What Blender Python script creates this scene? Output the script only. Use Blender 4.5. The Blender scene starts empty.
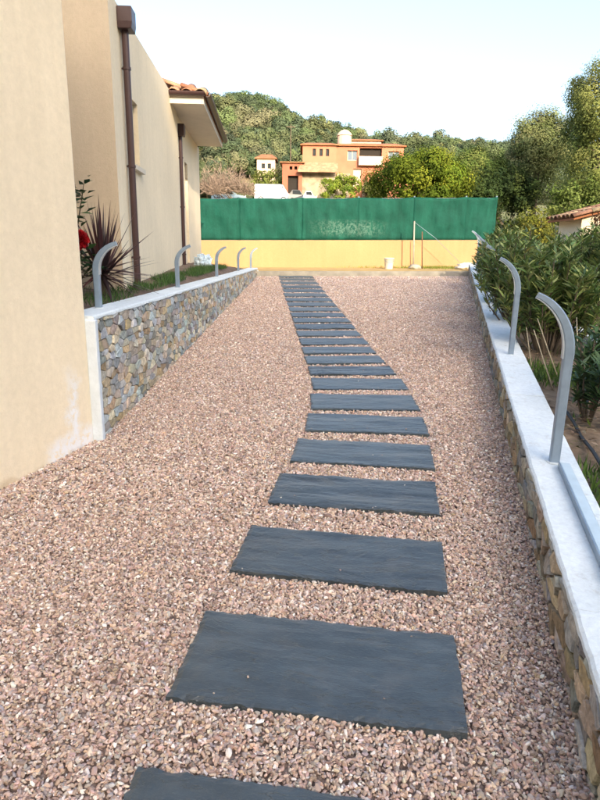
import bpy, bmesh, math, random
import numpy as np
from mathutils import Vector, Matrix
rnd = random.Random(7)
rng = np.random.default_rng(11)
scn = bpy.context.scene
COL = scn.collection

# ------------------------------------------------------------------ camera
PITCH, ROLL, EYE = math.atan(150 / 600), math.radians(0.8), 1.5
fw = Vector((0, math.cos(PITCH), -math.sin(PITCH)))
r0 = Vector((1, 0, 0)); u0 = Vector((0, math.sin(PITCH), math.cos(PITCH)))
rt = r0 * math.cos(ROLL) + u0 * math.sin(ROLL)
up = u0 * math.cos(ROLL) - r0 * math.sin(ROLL)
cd = bpy.data.cameras.new('camera'); cam = bpy.data.objects.new('camera', cd); COL.objects.link(cam)
cam.matrix_world = Matrix(((rt.x, up.x, -fw.x, 0), (rt.y, up.y, -fw.y, 0), (rt.z, up.z, -fw.z, EYE), (0, 0, 0, 1)))
cd.sensor_fit = 'VERTICAL'; cd.sensor_height = 24; cd.lens = 18.0
cd.clip_start = 0.05; cd.clip_end = 3000
scn.camera = cam

# ------------------------------------------------------------------ sky, sun, exposure
SUN_EL, SUN_AZ = math.radians(22), math.radians(163)      # low sun behind the camera, a little to the right
w = bpy.data.worlds.new('World'); scn.world = w; w.use_nodes = True
nt = w.node_tree; bg = nt.nodes['Background']
sky = nt.nodes.new('ShaderNodeTexSky'); sky.sky_type = 'NISHITA'; sky.sun_disc = False
sky.sun_elevation = SUN_EL; sky.sun_rotation = SUN_AZ
sky.air_density = 1.0; sky.dust_density = 4.5; sky.ozone_density = 1.0
nt.links.new(sky.outputs[0], bg.inputs[0]); bg.inputs[1].default_value = 0.15
sd = bpy.data.lights.new('sun', 'SUN'); sd.energy = 2.0; sd.angle = math.radians(0.5); sd.color = (1.0, 0.84, 0.62)
sun = bpy.data.objects.new('sun', sd); COL.objects.link(sun)
S = Vector((math.sin(SUN_AZ) * math.cos(SUN_EL), math.cos(SUN_AZ) * math.cos(SUN_EL), math.sin(SUN_EL)))
sun.rotation_euler = S.to_track_quat('Z', 'Y').to_euler()
sun.location = (3, -20, 15)
scn.view_settings.view_transform = 'Standard'; scn.view_settings.look = 'None'
scn.view_settings.exposure = 1.8; scn.view_settings.gamma = 1.0
scn.view_settings.use_curve_mapping = False
scn.render.engine = 'CYCLES'

# ------------------------------------------------------------------ materials
def new_mat(name):
    m = bpy.data.materials.new(name); m.use_nodes = True
    return m, m.node_tree, m.node_tree.nodes['Principled BSDF']
def N(t, kind, **kw):
    n = t.nodes.new(kind)
    for k, v in kw.items(): setattr(n, k, v)
    return n
def coords(t, scale=(1, 1, 1)):
    tc = N(t, 'ShaderNodeTexCoord'); mp = N(t, 'ShaderNodeMapping'); mp.inputs['Scale'].default_value = scale
    t.links.new(tc.outputs['Object'], mp.inputs[0]); return mp.outputs[0]
def noise(t, vec, scale, detail=4, rough=.55):
    n = N(t, 'ShaderNodeTexNoise'); n.inputs['Scale'].default_value = scale
    n.inputs['Detail'].default_value = detail; n.inputs['Roughness'].default_value = rough
    if vec is not None: t.links.new(vec, n.inputs['Vector'])
    return n
def ramp(t, fac, stops):
    r = N(t, 'ShaderNodeValToRGB'); e = r.color_ramp.elements
    while len(e) < len(stops): e.new(.5)
    for i, (p, c) in enumerate(stops):
        e[i].position = p; e[i].color = (*c, 1) if len(c) == 3 else c
    t.links.new(fac, r.inputs[0]); return r.outputs[0]
def mixc(t, fac, a, b, mode='MIX'):
    m = N(t, 'ShaderNodeMix', data_type='RGBA', blend_type=mode)
    for sock, v in ((m.inputs[0], fac), (m.inputs[6], a), (m.inputs[7], b)):
        if hasattr(v, 'links'): t.links.new(v, sock)
        else: sock.default_value = (*v, 1) if isinstance(v, tuple) else v
    return m.outputs[2]
def bump(t, b, height, strength, dist=.01):
    n = N(t, 'ShaderNodeBump'); n.inputs['Strength'].default_value = strength; n.inputs['Distance'].default_value = dist
    t.links.new(height, n.inputs['Height']); t.links.new(n.outputs[0], b.inputs['Normal'])
def plain(name, col, rough=.7, metal=0, var=.12, scale=6, bmp=.15, bscale=60, spec=.4):
    m, t, b = new_mat(name); v = coords(t)
    n = noise(t, v, scale, 5)
    c = ramp(t, n.outputs[0], [(.3, tuple(x * (1 - var) for x in col)), (.7, tuple(min(1, x * (1 + var)) for x in col))])
    t.links.new(c, b.inputs['Base Color']); b.inputs['Roughness'].default_value = rough; b.inputs['Metallic'].default_value = metal
    b.inputs['Specular IOR Level'].default_value = spec
    if bmp: bump(t, b, noise(t, v, bscale, 3).outputs[0], bmp)
    return m
def stucco(name, col, stain=None):
    m, t, b = new_mat(name); v = coords(t)
    big = noise(t, v, .9, 4); fine = noise(t, v, 140, 3, .7); mid = noise(t, v, 26, 4, .65)
    c = ramp(t, big.outputs[0], [(.3, tuple(x * .92 for x in col)), (.7, tuple(x * 1.05 for x in col))])
    c2 = ramp(t, mid.outputs[0], [(.3, (.94, .94, .93)), (.7, (1.03, 1.03, 1.03))])
    rs = noise(t, coords(t, (5, 5, .22)), 2.2, 5, .6); c3 = ramp(t, rs.outputs[0], [(.32, (.968, .965, .955)), (.62, (1.012, 1.012, 1.012))])
    c = mixc(t, 1.0, c, c2, 'MULTIPLY'); c = mixc(t, 1.0, c, c3, 'MULTIPLY')
    if stain: c = stain(t, c, v)
    t.links.new(c, b.inputs['Base Color']); b.inputs['Roughness'].default_value = .92
    b.inputs['Specular IOR Level'].default_value = .2
    ad = N(t, 'ShaderNodeMath', operation='ADD'); t.links.new(fine.outputs[0], ad.inputs[0]); t.links.new(mid.outputs[0], ad.inputs[1])
    bump(t, b, ad.outputs[0], .6, .008)
    return m
def attr_mat(name, attr='col', kind='GEOMETRY', rough=.8, var=.25, scale=40, bmp=.3, translucent=0.0, spec=.3):
    m, t, b = new_mat(name)
    a = N(t, 'ShaderNodeAttribute', attribute_name=attr, attribute_type=kind)
    v = coords(t); n = noise(t, v, scale, 4, .65)
    k = ramp(t, n.outputs[0], [(.25, (1 - var,) * 3), (.75, (1 + var,) * 3)])
    c = mixc(t, 1.0, a.outputs['Color'], k, 'MULTIPLY')
    t.links.new(c, b.inputs['Base Color']); b.inputs['Roughness'].default_value = rough
    b.inputs['Specular IOR Level'].default_value = spec
    if bmp: bump(t, b, n.outputs[0], bmp)
    if translucent:
        tr = N(t, 'ShaderNodeBsdfTranslucent'); mx = N(t, 'ShaderNodeMixShader'); mx.inputs[0].default_value = translucent
        t.links.new(c, tr.inputs[0]); t.links.new(b.outputs[0], mx.inputs[1]); t.links.new(tr.outputs[0], mx.inputs[2])
        t.links.new(mx.outputs[0], t.nodes['Material Output'].inputs[0])
    return m

M = {}
def damp_stain(t, c, v):
    # efflorescence: flaked white salts and bare plaster in a ragged upright plume at the foot of the wall, near its corner
    sx = N(t, 'ShaderNodeSeparateXYZ'); t.links.new(v, sx.inputs[0])
    wob = noise(t, v, 7, 4, .6)
    def band(sock, lo, hi, soft):
        a = N(t, 'ShaderNodeMapRange'); a.inputs[1].default_value = lo - soft; a.inputs[2].default_value = lo + soft
        d = N(t, 'ShaderNodeMapRange'); d.inputs[1].default_value = hi + soft; d.inputs[2].default_value = hi - soft
        mu = N(t, 'ShaderNodeMath', operation='MULTIPLY')
        t.links.new(sock, a.inputs[0]); t.links.new(sock, d.inputs[0]); t.links.new(a.outputs[0], mu.inputs[0]); t.links.new(d.outputs[0], mu.inputs[1])
        return mu.outputs[0]
    wy = N(t, 'ShaderNodeMath', operation='MULTIPLY_ADD'); wy.inputs[1].default_value = .22
    t.links.new(wob.outputs[0], wy.inputs[0]); t.links.new(sx.outputs[1], wy.inputs[2])
    wz = N(t, 'ShaderNodeMath', operation='MULTIPLY_ADD'); wz.inputs[1].default_value = .2
    t.links.new(wob.outputs[0], wz.inputs[0]); t.links.new(sx.outputs[2], wz.inputs[2])
    plume = band(wy.outputs[0], 3.74, 3.83, .03); low = band(wz.outputs[0], .1, .78, .14)
    foot = band(wz.outputs[0], .1, .43, .04); footy = band(wy.outputs[0], 3.58, 3.97, .05)
    p1 = N(t, 'ShaderNodeMath', operation='MULTIPLY'); t.links.new(plume, p1.inputs[0]); t.links.new(low, p1.inputs[1])
    p2 = N(t, 'ShaderNodeMath', operation='MULTIPLY'); t.links.new(foot, p2.inputs[0]); t.links.new(footy, p2.inputs[1])
    mxx = N(t, 'ShaderNodeMath', operation='MAXIMUM'); t.links.new(p1.outputs[0], mxx.inputs[0]); t.links.new(p2.outputs[0], mxx.inputs[1])
    flake = noise(t, v, 22, 5, .7)
    fl = ramp(t, flake.outputs[0], [(.36, (0, 0, 0)), (.50, (1, 1, 1))])
    mm = N(t, 'ShaderNodeMath', operation='MULTIPLY'); t.links.new(mxx.outputs[0], mm.inputs[0]); t.links.new(fl, mm.inputs[1])
    c = mixc(t, mm.outputs[0], c, (.86, .85, .84))
    # tan rising-damp line along the foot
    ft = band(wz.outputs[0], 0, .315, .02)
    h = N(t, 'ShaderNodeMath', operation='MULTIPLY'); h.inputs[1].default_value = .45; t.links.new(ft, h.inputs[0])
    return mixc(t, h.outputs[0], c, (.48, .33, .17))
M['cream'] = stucco('cream_stucco', (.85, .735, .55), damp_stain)
M['cream2'] = stucco('pale_cream_stucco', (.85, .735, .54))
M['tan'] = stucco('shaded_house_stucco', (.56, .46, .335))  # darker copy of the pale stucco: the end wall's shade is in the colour
def coping_mat():
    m, t, b = new_mat('white_painted_concrete'); v = coords(t)
    big = noise(t, v, 2.2, 6, .65); fine = noise(t, v, 38, 6, .7); spot = noise(t, v, 11, 5, .75)
    c = ramp(t, big.outputs[0], [(.3, (.64, .705, .725)), (.7, (.79, .845, .86))])
    gr = ramp(t, spot.outputs[0], [(.56, (0, 0, 0)), (.74, (.55, .55, .55))])
    c = mixc(t, gr, c, (.40, .38, .33))
    k = ramp(t, fine.outputs[0], [(.3, (.86, .86, .86)), (.65, (1.03, 1.03, 1.03))])
    c = mixc(t, 1.0, c, k, 'MULTIPLY')
    t.links.new(c, b.inputs['Base Color']); b.inputs['Roughness'].default_value = .88; b.inputs['Specular IOR Level'].default_value = .25
    bump(t, b, fine.outputs[0], .8, .008)
    return m
M['cap'] = coping_mat()
M['render_white'] = plain('white_render', (.64, .70, .74), .85, var=.08, scale=12, bmp=.3)
M['mortar'] = plain('grey_mortar', (.30, .28, .245), .95, var=.25, scale=14, bmp=.6, bscale=50)
M['stone'] = attr_mat('rubble_stone', rough=.85, var=.5, scale=30, bmp=.8)
M['brown_metal'] = plain('brown_painted_metal', (.052, .024, .023), .42, var=.15, scale=5, bmp=.05, spec=.5)
M['steel'] = plain('galvanised_steel', (.24, .31, .39), .4, metal=.3, var=.12, scale=14, bmp=.05)
M['steel_light'] = plain('bright_galvanised_edge', (.50, .55, .58), .45, metal=.4, var=.1, scale=20, bmp=.05)
M['rail'] = plain('pale_blue_painted_rail', (.52, .62, .66), .35, metal=.15, var=.08, scale=14, bmp=.05)
M['soffit'] = plain('white_soffit_board', (.62, .56, .46), .8, var=.05)
M['glass'] = plain('dark_glass', (.03, .035, .04), .08, var=.05, bmp=0, spec=.6)
M['window_blue'] = plain('pale_blue_shutter', (.08, .12, .17), .5, var=.1)
M['dark'] = plain('dark_interior', (.02, .016, .013), .9, bmp=0)
M['tile'] = attr_mat('terracotta_tile', rough=.85, var=.3, scale=14, bmp=.3)
M['tile_far'] = plain('terracotta_roof', (.30, .12, .055), .9, var=.25, scale=1.2, bmp=.5, bscale=5)
M['lean_tile'] = plain('weathered_pantile', (.36, .20, .12), .9, var=.3, scale=2.5, bmp=.6, bscale=6)
M['apricot'] = plain('apricot_render', (.38, .15, .088), .9, var=.14, scale=.7, bmp=.2, bscale=8)
M['apricot2'] = plain('salmon_render', (.40, .165, .098), .9, var=.12, scale=.6, bmp=.2, bscale=8)
M['redrender'] = plain('red_render', (.29, .105, .062), .9, var=.15, scale=.8, bmp=.2, bscale=8)
M['farstone'] = plain('pale_rubble', (.28, .23, .16), .95, var=.35, scale=1.6, bmp=.7, bscale=4)
M['whitewash'] = plain('whitewash', (.50, .40, .31), .9, var=.1, scale=.7)
M['concrete'] = plain('grey_concrete', (.32, .30, .25), .92, var=.22, scale=5, bmp=.5, bscale=40)
M['yellow_wall'] = stucco('ochre_stucco', (.445, .275, .14))
M['paving'] = plain('dusty_paving', (.42, .29, .12), .95, var=.22, scale=4, bmp=.4, bscale=40)
M['soil'] = plain('dry_soil', (.17, .12, .078), .98, var=.5, scale=11, bmp=.9, bscale=35)
M['garden'] = plain('dark_garden_soil', (.16, .11, .078), .98, var=.4, scale=9, bmp=.9, bscale=35)
M['white_plastic'] = plain('white_plastic', (.75, .75, .72), .45, var=.05, bmp=.03)
M['black_rubber'] = plain('black_rubber', (.025, .027, .03), .6, var=.1)
M['bark'] = plain('bark', (.11, .085, .06), .95, var=.35, scale=8, bmp=.8, bscale=22)
M['cane'] = plain('dry_cane', (.34, .29, .20), .8, var=.25, scale=10)
M['rust'] = plain('rusty_iron', (.15, .07, .04), .85, var=.3, scale=20)
M['leaf'] = attr_mat('leaf', rough=.45, var=.15, scale=3, bmp=0, translucent=.2, spec=.5)
M['tree_leaf'] = attr_mat('tree_leaf', rough=.85, var=.12, scale=1.5, bmp=0, translucent=.3, spec=.12)
M['leaf_far'] = attr_mat('far_leaf', attr='icol', kind='INSTANCER', rough=.8, var=.15, scale=1.2, bmp=0, translucent=.12, spec=.1)
M['pebble'] = attr_mat('pebble', attr='icol', kind='INSTANCER', rough=.78, var=.16, scale=60, bmp=.15, spec=.3)
M['twig'] = plain('pale_twigs', (.26, .195, .155), .95, var=.2, scale=2, bmp=0)
M['grass'] = attr_mat('grass_blade', rough=.6, var=.1, scale=3, bmp=0, translucent=.3)

def slate():
    m, t, b = new_mat('slate'); v = coords(t, (1.0, 2.6, 2.6))
    oi = N(t, 'ShaderNodeObjectInfo')
    off = N(t, 'ShaderNodeVectorMath', operation='ADD'); sc = N(t, 'ShaderNodeVectorMath', operation='SCALE')
    cx = N(t, 'ShaderNodeCombineXYZ'); t.links.new(oi.outputs['Random'], cx.inputs[0]); t.links.new(oi.outputs['Random'], cx.inputs[2])
    t.links.new(cx.outputs[0], sc.inputs[0]); sc.inputs['Scale'].default_value = 37
    t.links.new(v, off.inputs[0]); t.links.new(sc.outputs[0], off.inputs[1]); vv = off.outputs[0]
    a = noise(t, vv, 3.2, 8, .6); f = noise(t, vv, 60, 4, .7); wv = noise(t, vv, 1.2, 10, .62)
    wv.inputs['Distortion'].default_value = .8
    c = ramp(t, a.outputs[0], [(.3, (.015, .024, .030)), (.52, (.025, .038, .046)), (.75, (.048, .067, .077))])
    tone = ramp(t, oi.outputs['Random'], [(0, (.72, .72, .73)), (1, (1.5, 1.45, 1.4))])
    c = mixc(t, 1.0, c, tone, 'MULTIPLY')
    stn = noise(t, coords(t, (1, 1, 1)), 6, 5, .7); sr = ramp(t, stn.outputs[0], [(.5, (0, 0, 0)), (.75, (.5, .5, .5))])
    c = mixc(t, sr, c, (.10, .098, .09))
    dust = ramp(t, f.outputs[0], [(.55, (0, 0, 0)), (.85, (1, 1, 1))])
    c = mixc(t, dust, c, (.085, .098, .105))
    t.links.new(c, b.inputs['Base Color']); b.inputs['Roughness'].default_value = .40
    b.inputs['Specular IOR Level'].default_value = .85
    b.inputs['Sheen Weight'].default_value = .22; b.inputs['Sheen Roughness'].default_value = .45; b.inputs['Sheen Tint'].default_value = (.75, .85, .92, 1)
    # cleavage: stepped layers
    st = ramp(t, wv.outputs[0], [(.40, (0, 0, 0)), (.405, (.25, .25, .25)), (.50, (.3, .3, .3)), (.507, (.62, .62, .62)), (.6, (.66, .66, .66)), (.606, (1, 1, 1))])
    ad = N(t, 'ShaderNodeMath', operation='MULTIPLY_ADD'); ad.inputs[1].default_value = .35
    t.links.new(f.outputs[0], ad.inputs[0]); t.links.new(st, ad.inputs[2])
    bump(t, b, ad.outputs[0], .9, .009)
    return m
M['slate'] = slate()

def gravel_base():
    m, t, b = new_mat('gravel_bed'); v = coords(t)
    vo = N(t, 'ShaderNodeTexVoronoi'); vo.inputs['Scale'].default_value = 55; t.links.new(v, vo.inputs['Vector'])
    sp = N(t, 'ShaderNodeSeparateColor'); t.links.new(vo.outputs['Color'], sp.inputs[0])
    c = ramp(t, sp.outputs[0], [(0, (.15, .108, .09)), (.3, (.25, .185, .15)), (.6, (.33, .245, .20)), (.85, (.28, .225, .20)), (1, (.42, .34, .29))])
    e = ramp(t, vo.outputs['Distance'], [(.2, (1, 1, 1)), (.75, (.55, .5, .47))])
    c = mixc(t, 1.0, c, e, 'MULTIPLY')
    t.links.new(c, b.inputs['Base Color']); b.inputs['Roughness'].default_value = .9
    inv = N(t, 'ShaderNodeMath', operation='SUBTRACT'); inv.inputs[0].default_value = 1; t.links.new(vo.outputs['Distance'], inv.inputs[1])
    bump(t, b, inv.outputs[0], .8, .01)
    return m
M['gravel'] = gravel_base()

def green_mesh():
    m, t, b = new_mat('green_windbreak_mesh'); v = coords(t); vs = coords(t, (1, 1, .06))
    st = noise(t, vs, 5, 8, .7); cr = noise(t, v, 3.5, 8, .68)
    c = ramp(t, st.outputs[0], [(.28, (.005, .052, .036)), (.5, (.007, .068, .048)), (.72, (.011, .092, .064))])
    k = ramp(t, cr.outputs[0], [(.3, (.78, .78, .78)), (.7, (1.2, 1.2, 1.2))])
    c = mixc(t, 1.0, c, k, 'MULTIPLY')
    # faded white print, worn to illegible flecks, low in the middle of the run
    sx = N(t, 'ShaderNodeSeparateXYZ'); t.links.new(v, sx.inputs[0])
    def win(s, lo, hi, f):
        a = N(t, 'ShaderNodeMapRange'); a.inputs[1].default_value = lo; a.inputs[2].default_value = lo + f; t.links.new(s, a.inputs[0])
        d = N(t, 'ShaderNodeMapRange'); d.inputs[1].default_value = hi; d.inputs[2].default_value = hi - f; t.links.new(s, d.inputs[0])
        mu = N(t, 'ShaderNodeMath', operation='MULTIPLY'); t.links.new(a.outputs[0], mu.inputs[0]); t.links.new(d.outputs[0], mu.inputs[1]); return mu.outputs[0]
    fl = noise(t, coords(t, (.7, 1, .6)), 26, 5, .75); flr = ramp(t, fl.outputs[0], [(.44, (0, 0, 0)), (.62, (1, 1, 1))])
    mu = N(t, 'ShaderNodeMath', operation='MULTIPLY'); t.links.new(win(sx.outputs[0], .1, 2.45, .7), mu.inputs[0]); t.links.new(win(sx.outputs[2], 1.86, 2.36, .14), mu.inputs[1])
    m2 = N(t, 'ShaderNodeMath', operation='MULTIPLY'); t.links.new(mu.outputs[0], m2.inputs[0]); t.links.new(flr, m2.inputs[1])
    m3 = N(t, 'ShaderNodeMath', operation='MULTIPLY'); m3.inputs[1].default_value = .20; t.links.new(m2.outputs[0], m3.inputs[0])
    c = mixc(t, m3.outputs[0], c, (.42, .58, .48))
    t.links.new(c, b.inputs['Base Color']); b.inputs['Roughness'].default_value = .75; b.inputs['Specular IOR Level'].default_value = .15
    we = N(t, 'ShaderNodeTexWave'); we.inputs['Scale'].default_value = 40; t.links.new(v, we.inputs['Vector'])
    bump(t, b, cr.outputs[0], .6, .05)
    return m
M['mesh'] = green_mesh()

def terrain_mat():
    m, t, b = new_mat('hillside_ground'); v = coords(t); n = noise(t, v, .25, 6, .6); f = noise(t, v, 3, 5, .7)
    c = ramp(t, n.outputs[0], [(.35, (.10, .12, .04)), (.5, (.16, .17, .06)), (.65, (.25, .20, .12))])
    k = ramp(t, f.outputs[0], [(.3, (.6, .6, .6)), (.7, (1.25, 1.25, 1.25))])
    c = mixc(t, 1.0, c, k, 'MULTIPLY')
    t.links.new(c, b.inputs['Base Color']); b.inputs['Roughness'].default_value = 1; bump(t, b, f.outputs[0], .8, .2)
    return m
M['terrain'] = terrain_mat()

# ------------------------------------------------------------------ mesh helpers
class MB:
    def __init__(s): s.v = []; s.f = []; s.c = []
    def add(s, vs, fs, col=None):
        o = len(s.v); s.v += [tuple(p) for p in vs]; s.f += [tuple(i + o for i in f) for f in fs]
        s.c += [col] * len(vs); return s
    def box(s, lo, hi, fn=None, col=None):
        x0, y0, z0 = lo; x1, y1, z1 = hi
        vs = [(x0, y0, z0), (x1, y0, z0), (x1, y1, z0), (x0, y1, z0), (x0, y0, z1), (x1, y0, z1), (x1, y1, z1), (x0, y1, z1)]
        if fn: vs = [fn(p) for p in vs]
        return s.add(vs, [(0, 3, 2, 1), (4, 5, 6, 7), (0, 1, 5, 4), (1, 2, 6, 5), (2, 3, 7, 6), (3, 0, 4, 7)], col)
    def prism(s, poly, z0, z1, col=None):        # poly: xy counter-clockwise
        n = len(poly); g = lambda z, p: z(p) if callable(z) else z
        vs = [(p[0], p[1], g(z0, p)) for p in poly] + [(p[0], p[1], g(z1, p)) for p in poly]
        return s.add(vs, [tuple(range(n - 1, -1, -1)), tuple(range(n, 2 * n))] + [(i, (i + 1) % n, n + (i + 1) % n, n + i) for i in range(n)], col)
    def tube(s, pts, r, n=8, cap=True, col=None):
        pts = [Vector(p) for p in pts]; rs = r if isinstance(r, (list, tuple)) else [r] * len(pts)
        vs = []; fs = []; ref = None
        for i, p in enumerate(pts):
            t = (pts[min(i + 1, len(pts) - 1)] - pts[max(i - 1, 0)]).normalized()
            if ref is None: ref = t.orthogonal().normalized()
            ref = (ref - t * ref.dot(t)).normalized(); b = t.cross(ref)
            for k in range(n):
                a = 2 * math.pi * k / n; vs.append(p + (ref * math.cos(a) + b * math.sin(a)) * rs[i])
        for i in range(len(pts) - 1):
            for k in range(n): fs.append((i * n + k, i * n + (k + 1) % n, (i + 1) * n + (k + 1) % n, (i + 1) * n + k))
        if cap: fs += [tuple(range(n - 1, -1, -1)), tuple(range((len(pts) - 1) * n, len(pts) * n))]
        return s.add(vs, fs, col)
    def sweep(s, pts, side, ws, ds, col=None):    # rectangular section: ws along side, ds across
        pts = [Vector(p) for p in pts]; side = Vector(side).normalized(); vs = []; fs = []; n = len(pts)
        for i, p in enumerate(pts):
            t = (pts[min(i + 1, n - 1)] - pts[max(i - 1, 0)]).normalized(); d = t.cross(side).normalized()
            wv, dv = ws[i] / 2, ds[i] / 2
            ch = min(wv, dv) * .3
            for a, b in ((-wv + ch, -dv), (wv - ch, -dv), (wv, -dv + ch), (wv, dv - ch), (wv - ch, dv), (-wv + ch, dv), (-wv, dv - ch), (-wv, -dv + ch)):
                vs.append(p + side * a + d * b)
        for i in range(n - 1):
            for k in range(8): fs.append((i * 8 + k, i * 8 + (k + 1) % 8, (i + 1) * 8 + (k + 1) % 8, (i + 1) * 8 + k))
        fs += [tuple(range(7, -1, -1)), tuple(range((n - 1) * 8, n * 8))]
        return s.add(vs, fs, col)
    def mesh(s, name, mat, smooth=False):
        me = bpy.data.meshes.new(name); me.from_pydata(s.v, [], s.f); me.materials.append(mat)
        if any(c is not None for c in s.c):
            a = me.color_attributes.new('col', 'FLOAT_COLOR', 'POINT')
            a.data.foreach_set('color', [x for c in s.c for x in (*(c or (1, 1, 1)), 1)])
        if smooth: me.shade_smooth()
        bm = bmesh.new(); bm.from_mesh(me); bmesh.ops.recalc_face_normals(bm, faces=bm.faces); bm.to_mesh(me); bm.free()
        me.update(); return me
    def build(s, name, mat, parent=None, smooth=False, **kw):
        return link(name, s.mesh(name, mat, smooth), parent, **kw)
def link(name, me, parent=None, loc=None, rot=None):
    o = bpy.data.objects.new(name, me); COL.objects.link(o)
    if loc is not None: o.location = loc
    if rot is not None: o.rotation_euler = rot
    if parent is not None:
        o.parent = parent
        if loc is None: o.matrix_parent_inverse = Matrix.Translation(-world_loc(parent))
    return o
def world_loc(o):
    v = Vector(o.location)
    if o.parent is not None: v = v + world_loc(o.parent) + o.matrix_parent_inverse.translation
    return v
def tag(o, label, cat, group=None):
    o['label'] = label; o['category'] = cat; o['kind'] = 'thing'
    if group: o['group'] = group
    return o
def thing(name, label, cat, loc=(0, 0, 0), group=None):
    o = bpy.data.objects.new(name, None); COL.objects.link(o); o.location = loc; o.empty_display_size = .1
    return tag(o, label, cat, group)
def struct(o): o['kind'] = 'structure'; return o
def stuff(o): o['kind'] = 'stuff'; return o
def bevel(o, w=.004, seg=1):
    m = o.modifiers.new('bevel', 'BEVEL'); m.width = w; m.segments = seg; m.limit_method = 'ANGLE'; return o
def np_mesh(name, verts, faces, mat, col=None, smooth=False):
    """uniform faces (n,k) -> mesh"""
    verts = np.asarray(verts, np.float32); faces = np.asarray(faces, np.int32); k = faces.shape[1]
    me = bpy.data.meshes.new(name); me.vertices.add(len(verts)); me.vertices.foreach_set('co', verts.ravel())
    me.loops.add(faces.size); me.loops.foreach_set('vertex_index', faces.ravel())
    me.polygons.add(len(faces)); me.polygons.foreach_set('loop_start', np.arange(0, faces.size, k, dtype=np.int32))
    me.update(calc_edges=True); me.materials.append(mat)
    if col is not None:
        a = me.color_attributes.new('col', 'FLOAT_COLOR', 'POINT')
        a.data.foreach_set('color', np.concatenate([col, np.ones((len(col), 1))], 1).astype(np.float32).ravel())
    if smooth: me.shade_smooth()
    return me
def unit(a): return a / np.maximum(np.linalg.norm(a, axis=1, keepdims=True), 1e-9)
def leaf_geo(pos, axis, normal, L, W, col, fold=.0):
    """diamond leaves: base, side, tip, side"""
    axis = unit(axis); side = unit(np.cross(axis, normal)); nrm = np.cross(side, axis)
    L = np.asarray(L)[:, None]; W = np.asarray(W)[:, None]
    a = pos; b = pos + axis * L * .45 + side * W * .5 + nrm * W * fold; c = pos + axis * L - nrm * L * .08; d = pos + axis * L * .45 - side * W * .5 + nrm * W * fold
    v = np.stack([a, b, c, d], 1).reshape(-1, 3)
    f = np.arange(len(pos) * 4).reshape(-1, 4)
    return v, f, np.repeat(col, 4, 0)
def leaves(name, parts, mat, parent):
    vs, fs, cs = [], [], []; o = 0
    for v, f, c in parts: vs.append(v); fs.append(f + o); cs.append(c); o += len(v)
    return link(name, np_mesh(name, np.concatenate(vs), np.concatenate(fs), mat, np.concatenate(cs)), parent)
def rand_dirs(n): return unit(rng.normal(size=(n, 3)))
def pick(pal, n, jit=.12):
    p = np.array(pal)[rng.integers(0, len(pal), n)]
    return np.clip(p * (1 + rng.normal(size=(n, 1)) * jit) * (1 + rng.normal(size=(n, 3)) * jit * .18), .003, .95)

def instancer(name, pts, eul, scl, idx, cols, protos):
    """one mesh of points; a geometry-nodes modifier sets one prototype on each point"""
    me = bpy.data.meshes.new(name); me.vertices.add(len(pts)); me.vertices.foreach_set('co', np.asarray(pts, np.float32).ravel())
    a = me.attributes.new('rot', 'FLOAT_VECTOR', 'POINT'); a.data.foreach_set('vector', np.asarray(eul, np.float32).ravel())
    a = me.attributes.new('scl', 'FLOAT_VECTOR', 'POINT'); a.data.foreach_set('vector', np.asarray(scl, np.float32).ravel())
    a = me.attributes.new('idx', 'INT', 'POINT'); a.data.foreach_set('value', np.asarray(idx, np.int32).ravel())
    a = me.attributes.new('icol', 'FLOAT_COLOR', 'POINT')
    a.data.foreach_set('color', np.concatenate([cols, np.ones((len(cols), 1))], 1).astype(np.float32).ravel())
    o = link(name, me)
    c = bpy.data.collections.new(name + '_kinds')
    for i, pm in enumerate(protos):
        po = bpy.data.objects.new('%s_kind_%02d' % (name, i), pm); c.objects.link(po)
    g = bpy.data.node_groups.new(name, 'GeometryNodeTree')
    g.interface.new_socket('Geometry', in_out='INPUT', socket_type='NodeSocketGeometry')
    g.interface.new_socket('Geometry', in_out='OUTPUT', socket_type='NodeSocketGeometry')
    gi = g.nodes.new('NodeGroupInput'); go = g.nodes.new('NodeGroupOutput')
    ci = g.nodes.new('GeometryNodeCollectionInfo'); ci.inputs[0].default_value = c; ci.inputs[1].default_value = True; ci.inputs[2].default_value = True
    ip = g.nodes.new('GeometryNodeInstanceOnPoints'); ip.inputs['Pick Instance'].default_value = True
    def at(nm, ty, sock):
        n = g.nodes.new('GeometryNodeInputNamedAttribute'); n.data_type = ty; n.inputs[0].default_value = nm
        out = [q for q in n.outputs if q.enabled and q.name == 'Attribute'][0]; g.links.new(out, ip.inputs[sock])
    g.links.new(gi.outputs[0], ip.inputs['Points']); g.links.new(ci.outputs[0], ip.inputs['Instance'])
    at('rot', 'FLOAT_VECTOR', 'Rotation'); at('scl', 'FLOAT_VECTOR', 'Scale'); at('idx', 'INT', 'Instance Index')
    g.links.new(ip.outputs[0], go.inputs[0])
    md = o.modifiers.new('scatter', 'NODES'); md.node_group = g
    return stuff(o)

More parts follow.
